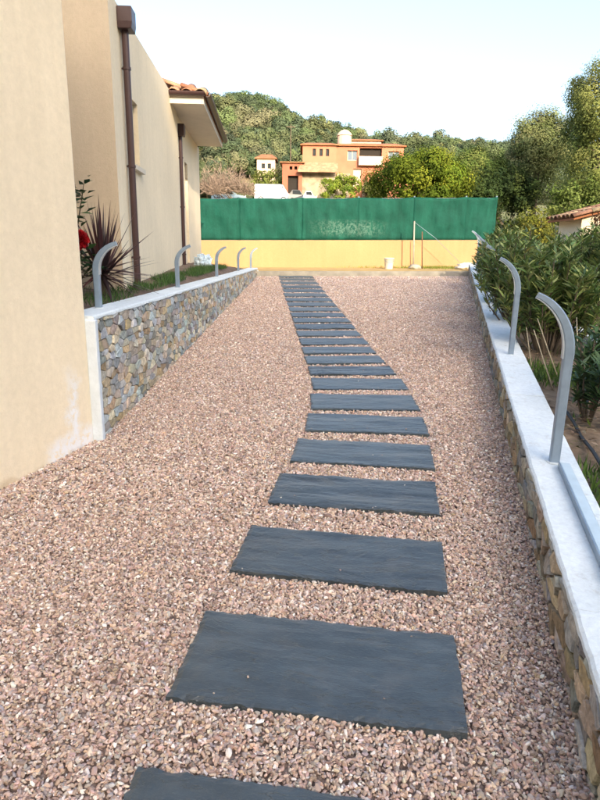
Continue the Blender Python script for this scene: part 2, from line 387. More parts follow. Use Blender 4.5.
# ------------------------------------------------------------------ ground levels
SL = math.tan(math.radians(3.45))
def gz(y): return SL * y
RA, RB = np.array([.50, 0.]), np.array([4.35, 16.0])            # inner foot of the right-hand wall
def rwx(y): return RA[0] + (RB[0] - RA[0]) * y / 16.0
def lwx(y): return -1.345 + (y - 3.85) * .0255                   # face of the left-hand wall
def ridge(x):
    return float(np.interp(x, [-90, -65, -33, -21, -11.6, -1, 10, 21, 32, 43, 64, 110], [32, 32, 31, 31, 30.2, 26.8, 24, 22, 21.8, 21.5, 21.5, 23]))
def sstep(t): t = max(0., min(1., t)); return t * t * (3 - 2 * t)
def hz(x, y):
    if y < -25:                                                   # unseen hill added behind the viewer, its crest shaped to shade the path
        b = gz(-25) - .14; crest = 1.0 + (15.0 + 80) / math.cos(math.pi - SUN_AZ) * math.tan(SUN_EL)
        return b + (crest - b) * ((-25 - y) / 55) ** 1.3 if y > -80 else crest + (y + 80) * .15
    if y < 17.7: return gz(y) - .14
    b = 1.0 + .103 * (min(y, 140) - 17.7)
    if y > 82: b += sstep((y - 82) / 62) * (ridge(x) - (1.0 + .103 * 122.3))
    if y > 150: b -= (y - 150) * .12
    return b + .35 * math.sin(x * .31 + y * .17) * sstep((y - 30) / 60)

ys = sorted(set([-200., -140., -110.] + list(np.arange(-80, 17, 5.)) + [17.0, 17.69, 17.72] + list(np.arange(20, 160, 3.)) + list(np.arange(160, 420, 20.))))
xs = list(np.arange(-400, -100, 25.)) + list(np.arange(-100, 101, 4.)) + list(np.arange(125, 401, 25.))
tv = [(x, y, hz(x, y)) for y in ys for x in xs]; nx = len(xs)
tf = [(j * nx + i, j * nx + i + 1, (j + 1) * nx + i + 1, (j + 1) * nx + i) for j in range(len(ys) - 1) for i in range(nx - 1)]
terrain = struct(link('terrain', np_mesh('terrain', tv, tf, M['terrain'], smooth=True)))

def kerb_y(x): return 14.80 + .133 * x
# gravel bed (the sheet under the loose stones)
mb = MB()
gp = [(-9, -9), (1.0, -9)] + [(rwx(y) + .05, y) for y in (-2, 4, 8, 12, 15.3)] + [(4.3, kerb_y(4.3) + .02), (-1.2, kerb_y(-1.2) + .02), (lwx(14.5) - .05, 14.5), (lwx(4) - .05, 3.9), (-1.6, 3.9), (-9, 3.0)]
mb.add([(x, y, gz(y) - .008) for x, y in gp], [tuple(range(len(gp)))])
struct(mb.build('gravel_bed', M['gravel']))
# right-hand planting bed, left-hand garden, paved strip beyond the kerb
mb = MB(); yy = list(np.arange(-3, 17.6, .6)); cols = 14
pts = [(rwx(y) + .18 + i * .45 * (1 + i * .12), y) for y in yy for i in range(cols)]
mb.add([(x, y, gz(y) + .15 + .035 * math.sin(x * 3.1 + y * 2.3) + .03 * math.sin(x * 7 - y * 4) + .02 * rnd.random()) for x, y in pts],
       [(j * cols + i, j * cols + i + 1, (j + 1) * cols + i + 1, (j + 1) * cols + i) for j in range(len(yy) - 1) for i in range(cols - 1)])
struct(mb.build('planting_bed', M['soil'], smooth=True))
def gardz(y): return float(np.interp(y, [3.8, 4.5, 6.5, 10.5, 12.5, 14, 15], [1.0, 1.02, 1.07, 1.14, 1.12, 1.07, 1.0]))
mb = MB(); yy = list(np.arange(3.9, 15.05, .3)); cols = 9
mb.add([(lwx(y) - .16 - i * (.35 if y < 6.6 else .13), y, (gardz(y) + (.03 * i * .5) * (5 < y < 13) + .012 * rnd.random()) if i else min(gardz(y), 1.05) - .02) for y in yy for i in range(cols)],
       [(j * cols + i, j * cols + i + 1, (j + 1) * cols + i + 1, (j + 1) * cols + i) for j in range(len(yy) - 1) for i in range(cols - 1)])
struct(mb.build('garden_soil', M['garden'], smooth=True))
mb = MB()
mb.prism([(-9, kerb_y(-9)), (6.4, kerb_y(6.4)), (7.2, 17.9), (-9, 17.0)], lambda p: gz(p[1]) - .3, lambda p: 1.0 + .008 * p[0] + .012 * (p[1] - 15))
struct(mb.build('pavement', M['paving']))
mb = MB()
mb.prism([(-3, kerb_y(-3) - .10), (4.55, kerb_y(4.55) - .10), (4.55, kerb_y(4.55) - .003), (-3, kerb_y(-3) - .003)], lambda p: gz(p[1]) - .2, lambda p: 1.006 + .008 * p[0])
k = struct(mb.build('kerb', M['concrete'])); bevel(k, .012, 2)

# ------------------------------------------------------------------ stepping slabs
bm_pts = [(.05, 1.56, -8.3), (.16, 2.26, -9.2), (.28, 2.91, -8.0), (.385, 3.48, -6.6), (.475, 4.05, -3.6), (.52, 4.56, .4), (.535, 5.12, 2.2), (.51, 5.61, 4.2),
          (.475, 6.06, 5.4), (.44, 6.50, 6.2), (.41, 6.96, 6.0), (.37, 7.45, 6.2), (.335, 7.93, 5.6), (.305, 8.42, 6.3), (.27, 8.88, 7.0), (.23, 9.38, 6.8), (.19, 9.90, 6.4),
          (.15, 10.46, 6.6), (.105, 11.05, 7.3), (.07, 11.65, 6.8), (.03, 12.27, 6.8), (-.02, 12.94, 7.0), (-.065, 13.62, 7.4), (-.11, 14.25, 7.4)]
slabs = [(-.005, 1.09, -8.3, .94, .44)]
for i, (x, y, a) in enumerate(bm_pts):
    nxt = bm_pts[i + 1] if i + 1 < len(bm_pts) else (x - .04, y + .55, a)
    sp = math.hypot(nxt[0] - x, nxt[1] - y); d = {0: .445, 1: .40, 2: .385, 3: .39, 4: .375}.get(i, .72 * sp)
    wd = float(np.interp(y, [1.5, 3.5, 4.5, 6.5, 14], [.94, .885, .86, .80, .80]))
    ar = math.radians(a); slabs.append((x - math.sin(ar) * d / 2, y + math.cos(ar) * d / 2, a, wd, d))
ORD = ['Nearest', 'Second', 'Third', 'Fourth', 'Fifth', 'Sixth', 'Seventh', 'Eighth', 'Ninth', 'Tenth', 'Eleventh', 'Twelfth', 'Thirteenth', 'Fourteenth', 'Fifteenth', 'Sixteenth',
       'Seventeenth', 'Eighteenth', 'Nineteenth', 'Twentieth', 'Twenty-first', 'Twenty-second', 'Twenty-third', 'Twenty-fourth', 'Twenty-fifth']
EXTRA = {0: 'cut off by the bottom edge of the picture', 1: 'largest and whole, speckled with dust', 2: 'with dark cleavage streaks running across it'}
def slab_mesh(wd, d, seed):
    from mathutils import noise as mn
    r = random.Random(seed); nu, nv = 46, 26; vs = []; t = .034
    wob = [[r.uniform(-1, 1) for _ in range(60)] for _ in range(4)]
    ang = r.uniform(-.12, .12); lay = r.choice([3.5, 5, 7])
    for j in range(nv + 1):
        for i in range(nu + 1):
            u, v = i / nu, j / nv; x = (u - .5) * wd; y = (v - .5) * d
            if j == 0: y += wob[0][i] * .004
            if j == nv: y += wob[1][i] * .004
            if i == 0: x += wob[2][j] * .003
            if i == nu: x += wob[3][j] * .003
            edge = min(i, nu - i, j, nv - j)
            q = mn.noise(Vector((u * 2.2, (v + ang * u) * 4.2, seed))) + .35 * mn.noise(Vector((u * 7, v * 13, seed + 9))); q *= lay
            fq = q - math.floor(q); z = (math.floor(q) + sstep((fq - .72) / .28)) * .0016 + .0006 * mn.noise(Vector((x * 40, y * 40, seed)))
            if edge == 0: z -= r.uniform(.001, .007) + (.006 if mn.noise(Vector((u * 6, v * 6, seed + 3))) > .35 else 0)
            vs.append((x, y, z))
    fs = [(j * (nu + 1) + i, j * (nu + 1) + i + 1, (j + 1) * (nu + 1) + i + 1, (j + 1) * (nu + 1) + i) for j in range(nv) for i in range(nu)]
    ring = [i for i in range(nu + 1)] + [(j + 1) * (nu + 1) - 1 + (nu + 1) * 0 for j in range(1, nv + 1)] + [nv * (nu + 1) + i for i in range(nu - 1, -1, -1)] + [j * (nu + 1) for j in range(nv - 1, 0, -1)]
    b0 = len(vs)
    for q in ring: vs.append((vs[q][0] * 1.004 + r.uniform(-.001, .001), vs[q][1] * 1.006 + r.uniform(-.001, .001), -t))
    n = len(ring)
    for q in range(n): fs.append((ring[q], b0 + q, b0 + (q + 1) % n, ring[(q + 1) % n]))
    fs.append(tuple(b0 + q for q in range(n - 1, -1, -1)))
    m = MB(); m.v = vs; m.f = fs; m.c = [None] * len(vs); return m.mesh('slate_slab', M['slate'])
for i, (x, y, a, wd, d) in enumerate(slabs):
    o = link('stepping_slab', slab_mesh(wd, d, i * 7 + 3), None, (x, y, gz(y) + .021), (math.atan(SL), rnd.uniform(-.004, .004), math.radians(a)))
    lab = '%s blue-grey slate slab of the path, counted from the bottom of the picture' % ORD[i]
    if i == len(slabs) - 1: lab = 'Farthest blue-grey slate slab of the path, beside the kerb'
    if i in EXTRA: lab = '%s slate slab of the path, %s' % (ORD[i], EXTRA[i])
    tag(o, lab, 'paving slab', 'slate slabs of the stepping path')

# ------------------------------------------------------------------ loose gravel
def pebble_mesh(seed):
    b = bmesh.new(); bmesh.ops.create_icosphere(b, subdivisions=2 if seed < 4 else 1, radius=1); r = random.Random(seed)
    pl = [(Vector((r.gauss(0, 1), r.gauss(0, 1), r.gauss(0, 1))).normalized(), r.uniform(.55, .80)) for _ in range(13)]
    for v in b.verts:
        for n, dd in pl:
            k = v.co.dot(n)
            if k > dd: v.co -= n * (k - dd)
        v.co *= 1 + r.uniform(-.04, .04)
    me = bpy.data.meshes.new('pebble'); b.to_mesh(me); b.free(); me.materials.append(M['pebble'])
    me.shade_smooth(); me.set_sharp_from_angle(angle=math.radians(28)); return me
def gravel_zone(y0, y1, dens, size):
    area = 8 * (y1 - y0); n = int(area * dens); x = rng.uniform(-3.2, 4.8, n); y = rng.uniform(y0, y1, n)
    ok = (x < RA[0] + (RB[0] - RA[0]) * y / 16 + .0)
    hx = np.where(y < 3.84, -1.378 + (y - 3.84) * .371, -1.345 + (y - 3.85) * .0255 + .01)
    ok &= (x > hx) & (y < 14.80 + .133 * x - .10)
    for sx, sy, a, wd, d in slabs:
        ca, sa = math.cos(math.radians(a)), math.sin(math.radians(a)); u = (x - sx) * ca + (y - sy) * sa; v = -(x - sx) * sa + (y - sy) * ca
        ok &= ~((np.abs(u) < wd / 2 - .001) & (np.abs(v) < d / 2 - .001))
    x, y = x[ok], y[ok]; n = len(x)
    nearslab = np.zeros(n, bool)
    lump = .006 * np.sin(x * 2.1 + y * 1.3) * np.sin(y * 1.7 - x)
    z = SL * y + rng.uniform(-.009, .005, n) + lump * .8
    s = size * rng.lognormal(0, .24, n)
    sc = np.stack([s * rng.uniform(.95, 1.6, n), s * rng.uniform(.65, .95, n), s * rng.uniform(.5, .8, n)], 1)
    eu = np.stack([rng.normal(0, .5, n), rng.normal(0, .5, n), rng.uniform(0, 6.28, n)], 1)
    pal = [(.55, .425, .345), (.45, .335, .27), (.63, .515, .42), (.41, .295, .245), (.70, .615, .54), (.45, .385, .355), (.55, .41, .295), (.34, .245, .205), (.50, .37, .31), (.76, .71, .66), (.37, .325, .315), (.60, .475, .38), (.51, .395, .345), (.58, .44, .365)]
    pal = [(r_, g_ * .965, b_ * .945) for r_, g_, b_ in pal]
    return np.stack([x, y, z], 1), eu, sc, pick(pal, n, .17 if y0 < 5 else .13)
zs = [gravel_zone(.6, 2.8, 17000, .0071), gravel_zone(2.8, 6.0, 11500, .0083), gravel_zone(6.0, 9.5, 6500, .0105), gravel_zone(9.5, 15.6, 4200, .0132), gravel_zone(-1.5, .6, 2500, .0125)]
# a few stray chips kicked onto the slabs
st_p = []
for sx_, sy_, a_, wd_, d_ in slabs[:14]:
    for _ in range(rnd.randint(3, 9)):
        u_ = rnd.uniform(-.49, .49) * wd_; v_ = rnd.choice([rnd.uniform(-.49, .49), rnd.choice([-1, 1]) * rnd.uniform(.42, .49)]) * d_; ca_, sa_ = math.cos(math.radians(a_)), math.sin(math.radians(a_))
        x_ = sx_ + u_ * ca_ - v_ * sa_; y_ = sy_ + u_ * sa_ + v_ * ca_; st_p.append((x_, y_, gz(y_) + .0255))
st_p = np.array(st_p); k_ = len(st_p); sz_ = rng.uniform(.003, .007, (k_, 1))
zs.append((st_p, np.stack([rng.normal(0, .2, k_), rng.normal(0, .2, k_), rng.uniform(0, 6, k_)], 1), sz_ * np.array([1.2, .9, .6]), pick([(.5, .40, .32), (.62, .55, .48), (.38, .29, .25)], k_, .12)))
P_, E_, S_, C_ = (np.concatenate([q[i] for q in zs]) for i in range(4))
gravel = instancer('gravel', P_, E_, S_, rng.integers(0, 10, len(P_)), C_, [pebble_mesh(i) for i in range(10)])
gravel['label'] = 'loose pinkish beige gravel covering the path'; gravel['category'] = 'gravel'

# ------------------------------------------------------------------ rubble-faced walls
def clip(poly, px, py, nx_, ny_):                      # keep the side where (p - P).n <= 0
    out = []
    for i in range(len(poly)):
        a, b = poly[i], poly[(i + 1) % len(poly)]
        da = (a[0] - px) * nx_ + (a[1] - py) * ny_; db = (b[0] - px) * nx_ + (b[1] - py) * ny_
        if da <= 0: out.append(a)
        if da * db < 0: t = da / (da - db); out.append((a[0] + (b[0] - a[0]) * t, a[1] + (b[1] - a[1]) * t))
    return out
def rubble(L, zb, zt, sw, sh, seed):
    r = random.Random(seed); seeds = []
    zmin = min(zb(0), zb(L)); zmax = max(zt(0), zt(L)); j = 0; z = zmin + sh * .4
    while z < zmax + sh:
        s = r.uniform(-sw, 0)
        while s < L + sw:
            s += sw * r.uniform(.55, 1.5)
            if zb(s) - sh < z < zt(s) + sh: seeds.append((s, z + r.uniform(-.33, .33) * sh))
        z += sh * r.uniform(.85, 1.1)
    asp = sw / sh; cells = []
    for i, (s, z) in enumerate(seeds):
        poly = [(s - 2 * sw, z - 2 * sh), (s + 2 * sw, z - 2 * sh), (s + 2 * sw, z + 2 * sh), (s - 2 * sw, z + 2 * sh)]
        for k, (s2, z2) in enumerate(seeds):
            if k == i or abs(s2 - s) > 3 * sw or abs(z2 - z) > 3 * sh: continue
            dx, dz = (s2 - s), (z2 - z) * asp * asp
            poly = clip(poly, (s + s2) / 2, (z + z2) / 2, dx, dz)
            if len(poly) < 3: break
        for (px, py, ax, ay) in ((0, 0, -1, 0), (L, 0, 1, 0)):
            if len(poly) >= 3: poly = clip(poly, px, py, ax, ay)
        if len(poly) >= 3:
            m = (zb(L) - zb(0)) / L; poly = clip(poly, 0, zb(0), m, -1)
        if len(poly) >= 3:
            m = (zt(L) - zt(0)) / L; poly = clip(poly, 0, zt(0), -m, 1)
        if len(poly) < 3: continue
        ar = abs(sum(poly[q][0] * poly[(q + 1) % len(poly)][1] - poly[(q + 1) % len(poly)][0] * poly[q][1] for q in range(len(poly)))) / 2
        if ar < sw * sh * .06: continue
        cells.append((poly, ar))
    return cells
def stone_piece(mb, poly, A, d, n, gap, prot, col, r):
    cx = sum(p[0] for p in poly) / len(poly); cz = sum(p[1] for p in poly) / len(poly)
    pts = []
    for i, p in enumerate(poly):                       # inset and round off the corners
        q, o = poly[(i + 1) % len(poly)], poly[i - 1]
        e1 = math.hypot(q[0] - p[0], q[1] - p[1]); e0 = math.hypot(o[0] - p[0], o[1] - p[1])
        if e1 < .008: continue
        f = r.uniform(.02, .08)
        if e0 > .03: pts.append((p[0] + (o[0] - p[0]) * f, p[1] + (o[1] - p[1]) * f))
        pts.append((p[0] + (q[0] - p[0]) * f, p[1] + (q[1] - p[1]) * f))
    if len(pts) < 3: return False
    size = min(max(p[0] for p in pts) - min(p[0] for p in pts), max(p[1] for p in pts) - min(p[1] for p in pts))
    if size < .018: return False
    k0 = max(.5, 1 - 2 * gap / size)
    def P(s, z, out): return (A[0] + d[0] * s + n[0] * out, A[1] + d[1] * s + n[1] * out, z)
    N_ = len(pts); vs = []
    tilt = (r.uniform(-.12, .12), r.uniform(-.12, .12))
    for kk, out in ((k0, -.012), (k0 * r.uniform(.97, 1.0), prot * .55), (k0 * r.uniform(.92, .97), prot)):
        for (s, z) in pts:
            ds, dz = (s - cx) * kk, (z - cz) * kk
            vs.append(P(cx + ds, cz + dz, out + (out > 0) * (ds * tilt[0] + dz * tilt[1] + r.uniform(-.003, .003))))
    vs.append(P(cx, cz, prot * r.uniform(.95, 1.25)))
    fs = []
    for lv in (0, 1):
        for i in range(N_): fs.append((lv * N_ + i, lv * N_ + (i + 1) % N_, (lv + 1) * N_ + (i + 1) % N_, (lv + 1) * N_ + i))
    fs += [(2 * N_ + i, 2 * N_ + (i + 1) % N_, 3 * N_) for i in range(N_)]
    mb.add(vs, fs, col); return True
def rubble_wall(root, A, B, zb, zt, outward, sw, sh, pal, gap, prot, seed, weight):
    A = np.array(A, float); B = np.array(B, float); L = float(np.linalg.norm(B - A)); d = (B - A) / L
    n = np.array([d[1], -d[0]]); n = n if n @ np.array(outward) > 0 else -n
    r = random.Random(seed + 1)
    cells = rubble(L, zb, zt, sw, sh, seed)
    cells.sort(key=lambda c: -c[1] * weight(sum(p[0] for p in c[0]) / len(c[0])))
    rest = MB(); cnt = 0
    for poly, ar in cells:
        base = r.choice(pal); k = r.uniform(.68, 1.28); col = tuple(max(.01, min(.9, c * k * r.uniform(.94, 1.06))) for c in base)
        m = MB() if cnt < 300 else rest
        if stone_piece(m, poly, A, d, n, gap, prot * r.uniform(.6, 1.3), col, r) and m is not rest:
            m.build('stone', M['stone'], root); cnt += 1
    if rest.v: stuff(rest.build('small_stones', M['stone'], root))

# left-hand retaining wall
LA, LB = (lwx(3.90), 3.90), (lwx(14.62), 14.62)
lw = thing('retaining_wall', 'rubble stone retaining wall with white coping below the left-hand houses', 'wall', (LA[0], LA[1], gz(3.9)))
LL = math.hypot(LB[0] - LA[0], LB[1] - LA[1])
pal_l = [(.40, .365, .30), (.47, .40, .285), (.36, .37, .35), (.43, .33, .205), (.33, .36, .365), (.56, .50, .385), (.43, .46, .45), (.27, .26, .24), (.50, .44, .35), (.40, .43, .435)]
rubble_wall(lw, LA, LB, lambda s: gz(3.9 + s * .9997) - .03, lambda s: 1.046, (1, 0), .125, .060, pal_l, .0022, .010, 5, lambda s: 1 / (4 + s) ** 2)
mb = MB(); mb.prism([(LA[0] - .16, 3.9), (LA[0] - .004, 3.9), (LB[0] - .004, LB[1]), (LB[0] - .16, LB[1])], lambda p: gz(p[1]) - .2, 1.03)
mb.build('core', M['mortar'], lw)
def ragged_cap(name, A, B, outd, zlo, zhi, wd, over, parent, mat, seed, step=.09):
    """coping whose outer lip is trowelled unevenly over the stones"""
    r = random.Random(seed); A = Vector(A); B = Vector(B); L = (B - A).length; d = (B - A) / L; n = Vector(outd).normalized(); ns = int(L / step); vs = []; fs = []
    for i in range(ns + 1):
        p = A + d * (L * i / ns); lo = zlo(p.y) - r.uniform(0, .012); hi = zhi(p.y) + r.uniform(-.0012, .0012); ov = over + r.uniform(-.003, .002)
        for (o, z) in ((-wd, zlo(p.y) - .05), (-wd, hi - .004), (-wd + .008, hi), (ov - .014, hi), (ov - .003, hi - .008), (ov, lo + .01), (ov - .012, lo)):
            vs.append((p.x + n.x * o, p.y + n.y * o, z))
    m = 7
    for i in range(ns):
        for k in range(m): fs.append((i * m + k, i * m + (k + 1) % m, (i + 1) * m + (k + 1) % m, (i + 1) * m + k))
    fs += [tuple(range(m)), tuple(range(ns * m + m - 1, ns * m - 1, -1))]
    return MB().add(vs, fs).build(name, mat, parent, smooth=False)
cy_ = [3.86, 6.55, 9.3, 12.0, 14.70]
for i in range(4): ragged_cap('coping', (lwx(cy_[i]), cy_[i] + .0025), (lwx(cy_[i + 1]), cy_[i + 1] - .0025), (1, -.0255), lambda y: 1.043, lambda y, i=i: 1.07 + .0015 * (i % 2), .215, .016, lw, M['cap'], 3 + i)
mb = MB(); mb.box((-1.52, 3.842, gz(3.85) - .1), (-1.318, 3.895, 1.047)); o = mb.build('end_pier', M['render_white'], lw); bevel(o, .008, 2)
mb = MB(); x = lwx(14.65); mb.box((x - .2, 14.625, .6), (x + .03, 14.72, 1.02)); mb.build('far_end_pier', M['render_white'], lw)

# right-hand low wall
d = (RB - RA) / np.linalg.norm(RB - RA); nR = np.array([-d[1], d[0]])     # towards the path
A2, B2 = RA + (RB - RA) * (-1.0 / 16), RA + (RB - RA) * (15.9 / 16)
rw = thing('boundary_wall', 'low ochre rubble wall with broad white coping along the right of the path', 'wall', (A2[0], A2[1], gz(-1)))
L2 = float(np.linalg.norm(B2 - A2)); cy = d[1]
pal_r = [(.36, .29, .19), (.33, .25, .15), (.31, .29, .24), (.44, .37, .26), (.27, .27, .25), (.40, .37, .31), (.28, .24, .18), (.34, .34, .32)]
rubble_wall(rw, A2, B2, lambda s: gz(-1 + s * cy) - .04, lambda s: gz(-1 + s * cy) + .242, nR, .15, .075, pal_r, .003, .015, 9, lambda s: 1)
mb = MB(); q = [A2 - nR * .2, A2 - nR * .004, B2 - nR * .004, B2 - nR * .2]
mb.prism([tuple(p) for p in (q[0], q[3], q[2], q[1])], lambda p: gz(p[1]) - .2, lambda p: gz(p[1]) + .225)
mb.build('core', M['mortar'], rw)
cq = [-1.0, 1.75, 4.2, 6.9, 9.8, 12.8, 15.9]
for i in range(6):
    a_, b_ = RA + (RB - RA) * ((cq[i] + .003) / 16), RA + (RB - RA) * ((cq[i + 1] - .003) / 16)
    ragged_cap('coping', tuple(a_), tuple(b_), tuple(nR), lambda y: gz(y) + .238, lambda y, i=i: gz(y) + .262 - .002 * (i % 2), .235, .012, rw, M['cap'], 8 + i, .045)

# ------------------------------------------------------------------ curved fence posts on both walls
def post(base, inward, h_str, h_tot, reach, lean, wd, dp, label, group):
    base = Vector(base); iw = Vector((*inward, 0)).normalized(); side = Vector((-iw.y, iw.x, 0))
    root = thing('fence_post', label, 'fence post', base, group)
    pts = [base + Vector((0, 0, -.02)), base - iw * lean + Vector((0, 0, h_str))]
    MB().sweep(pts, side, [wd] * 2, [dp] * 2).build('upright', M['steel'], root)
    top = pts[1]; arc = []
    hr = h_tot - h_str
    for i in range(13):
        a = i / 12 * math.radians(72); k = math.sin(math.radians(72)); c = 1 - math.cos(math.radians(72))
        arc.append(top + iw * (reach + lean) * (1 - math.cos(a)) / c + Vector((0, 0, hr * math.sin(a) / k)))
    arc = [top - Vector((0, 0, .03))] + arc
    f = [1.06] + [1.06 - .45 * (i / 12) ** 1.5 for i in range(13)]
    MB().sweep(arc, side, [wd * k for k in f], [dp * k for k in f]).build('curved_arm', M['steel'], root)
    ins = []
    for i, p in enumerate(arc):
        t = (arc[min(i + 1, 13)] - arc[max(i - 1, 0)]).normalized(); nn = t.cross(side).normalized(); nn = nn if nn.dot(iw) > 0 or i > 8 and nn.z < 0 else -nn
        ins.append(p + nn * dp * f[i] * .53)
    MB().sweep(ins, side, [wd * k * .8 for k in f], [.006] * 14).build('inner_strip', M['steel_light'], root)
    b = MB(); b.tube([base + Vector((0, 0, .0)), base + Vector((0, 0, .006))], wd * .75, 12); b.build('base_collar', M['cap'], root)
    return root
g_l = 'curved posts on the left-hand wall'; g_r = 'curved posts on the right-hand wall'
lab_l = ['Nearest curved grey steel post on the left-hand wall, beside the house corner', 'Second nearest curved steel post on the left-hand wall', 'Middle one of five curved steel posts on the left-hand wall',
         'Second farthest curved steel post on the left-hand wall', 'Farthest curved steel post on the left-hand wall, near its end']
for (x, y), lb in zip([(-1.475, 4.40), (-1.395, 6.86), (-1.35, 9.72), (-1.28, 12.35), (-1.20, 14.45)], lab_l):
    post((x, y, 1.069), (1, .0), .27, .46, .155, .0, .05, .044, lb, g_l)
lab_r = ['Nearest and largest curved steel post, standing on the right-hand wall', 'Second nearest curved steel post on the right-hand wall, against the oleanders', 'Third nearest curved post on the right-hand wall, half hidden in oleander',
         'Fourth nearest curved post on the right-hand wall', 'Second farthest curved steel post on the right-hand wall', 'Farthest curved steel post on the right-hand wall, by the ochre wall']
for y, lb in zip([3.0, 5.5, 7.75, 9.9, 12.1, 14.1], lab_r):
    p = np.array([rwx(y), y]) - nR * .115
    post((p[0], p[1], gz(p[1]) + .261), tuple(nR), .58, .86, .17, .005, .052, .048, lb, g_r)
# steel rail lying along the coping
q0 = np.array([rwx(2.93), 2.93]) - nR * .155; q1 = np.array([rwx(.4), .4]) - nR * .165
rr = MB(); side = (nR[0], nR[1], 0)
rr.sweep([(q0[0], q0[1], gz(q0[1]) + .277), (q1[0], q1[1], gz(q1[1]) + .277)], side, [.05, .05], [.028, .028])
ra = thing('steel_rail', 'pale steel rail lying along the white coping beside the nearest post', 'rail', (q0[0], q0[1], gz(q0[1]) + .263))
o = rr.build('channel', M['rail'], ra)
rr = MB(); off = nR * .03
rr.sweep([(q0[0] + off[0], q0[1] + off[1], gz(q0[1]) + .281), (q1[0] + off[0], q1[1] + off[1], gz(q1[1]) + .281)], side, [.006, .006], [.034, .034]); rr.build('flange', M['steel'], ra)

# ------------------------------------------------------------------ left-hand houses
def wall_face(mb, P0, P1, z0, z1, holes, depth):
    """front face from P0 to P1 with recessed openings [(s0,s1,za,zb)]; returns the reveal boxes' backs"""
    P0 = Vector((*P0, 0)); P1 = Vector((*P1, 0)); L = (P1 - P0).length; dd = (P1 - P0) / L; nn = Vector((dd.y, -dd.x, 0))
    ss = sorted({0, L, *[h[0] for h in holes], *[h[1] for h in holes]}); zz = sorted({z0, z1, *[h[2] for h in holes], *[h[3] for h in holes]})
    def Pt(s, z, o=0): v = P0 + dd * s - nn * o; return (v.x, v.y, z)
    for i in range(len(ss) - 1):
        for j in range(len(zz) - 1):
            cs, cz = (ss[i] + ss[i + 1]) / 2, (zz[j] + zz[j + 1]) / 2
            if any(h[0] < cs < h[1] and h[2] < cz < h[3] for h in holes): continue
            mb.add([Pt(ss[i], zz[j]), Pt(ss[i + 1], zz[j]), Pt(ss[i + 1], zz[j + 1]), Pt(ss[i], zz[j + 1])], [(0, 1, 2, 3)])
    for (a, b, c, e) in holes:
        for (p, q, r_, s_) in (((a, c), (b, c), (b, c), (a, c)), ((b, c), (b, e), (b, e), (b, c)), ((b, e), (a, e), (a, e), (b, e)), ((a, e), (a, c), (a, c), (a, e))):
            mb.add([Pt(*p), Pt(*q), Pt(*q, depth), Pt(*p, depth)], [(0, 1, 2, 3)])
    return Pt
def window(parent, Pt, h, depth, frame_mat, pane_mat, fw_=.05, mull=1, sill=None):
    a, b, c, e = h
    wroot = MB()
    def bar(s0, s1, za, zb, o0, o1, mb):
        vs = [Pt(s0, za, o0), Pt(s1, za, o0), Pt(s1, zb, o0), Pt(s0, zb, o0), Pt(s0, za, o1), Pt(s1, za, o1), Pt(s1, zb, o1), Pt(s0, zb, o1)]
        mb.add(vs, [(0, 1, 2, 3), (7, 6, 5, 4), (0, 4, 5, 1), (1, 5, 6, 2), (2, 6, 7, 3), (3, 7, 4, 0)])
    o0, o1 = depth - .05, depth - .004
    g = 0.002
    bar(a + g, a + fw_, c + g, e - g, o0, o1, wroot); bar(b - fw_, b - g, c + g, e - g, o0, o1, wroot)
    bar(a + fw_, b - fw_, c + g, c + fw_, o0, o1, wroot); bar(a + fw_, b - fw_, e - fw_, e - g, o0, o1, wroot)
    for k in range(mull): s = a + (b - a) * (k + 1) / (mull + 1); bar(s - fw_ * .4, s + fw_ * .4, c + fw_, e - fw_, o0, o1, wroot)
    fr = wroot.build('window', frame_mat, parent)
    p = MB(); bar(a + g, b - g, c + g, e - g, depth - .02, depth + .02, p); p.build('pane', pane_mat, fr)
    if sill:
        s = MB(); bar(a - .05, b + .05, c - .05, c - .002, -.05, depth, s); s.build('sill', sill, fr)
    return fr

# nearest house: only its corner wall shows
nh = thing('corner_house', 'plain cream stucco house wall at the left edge, white salt stain at its foot', 'house', (-1.41, 3.84, .2))
fd = Vector((.348, .937)).normalized(); fn = Vector((-fd.y, fd.x)); K = Vector((-1.378, 3.84)); a_ = K - fd * 7.0
mb = MB(); ring = [K, K + fn * 6, a_ + fn * 6, a_]
mb.prism([tuple(p) for p in ring], -.6, 4.1); o = mb.build('wall', M['cream'], nh); bevel(o, .012, 2)
mb = MB(); ring2 = [K + fd * .06 - fn * .06, K + fn * 6.06 + fd * .06, a_ + fn * 6.06 - fd * .06, a_ - fn * .06 - fd * .06]
mb.prism([tuple(p) for p in ring2], 4.102, 4.2); mb.build('parapet_coping', M['cream2'], nh)

# middle house with the parapet
hd = Vector((-.058, 1.0)).normalized(); hn = Vector((hd.y, -hd.x))
H0 = Vector((-1.78, 6.10)); ln = 4.32; H1 = H0 + hd * ln
mh = thing('parapet_house', 'cream stucco house with sloping parapet line and brown downpipe, left of the path', 'house', (H0.x, H0.y, 1.0))
mb = MB(); hole = (.68, 1.12, 2.36, 3.03)
Pt = wall_face(mb, tuple(H0), tuple(H1), .4, 3.76, [hole], .22)
bk0, bk1 = H0 - hn * 6, H1 - hn * 6
mb.add([(H1.x, H1.y, .4), (bk1.x, bk1.y, .4), (bk1.x, bk1.y, 3.76), (H1.x, H1.y, 3.76)], [(0, 1, 2, 3)])
mb.add([(bk1.x, bk1.y, .4), (bk0.x, bk0.y, .4), (bk0.x, bk0.y, 3.76), (bk1.x, bk1.y, 3.76)], [(0, 1, 2, 3)])
t2 = [H0 - hn * .004 + hd * .004, H1 - hn * .004 - hd * .004, bk1 + hn * .004 - hd * .004, bk0 + hn * .004 + hd * .004]
mb.prism([tuple(p) for p in t2], 3.4, 3.757)
mb.build('wall', M['cream2'], mh)
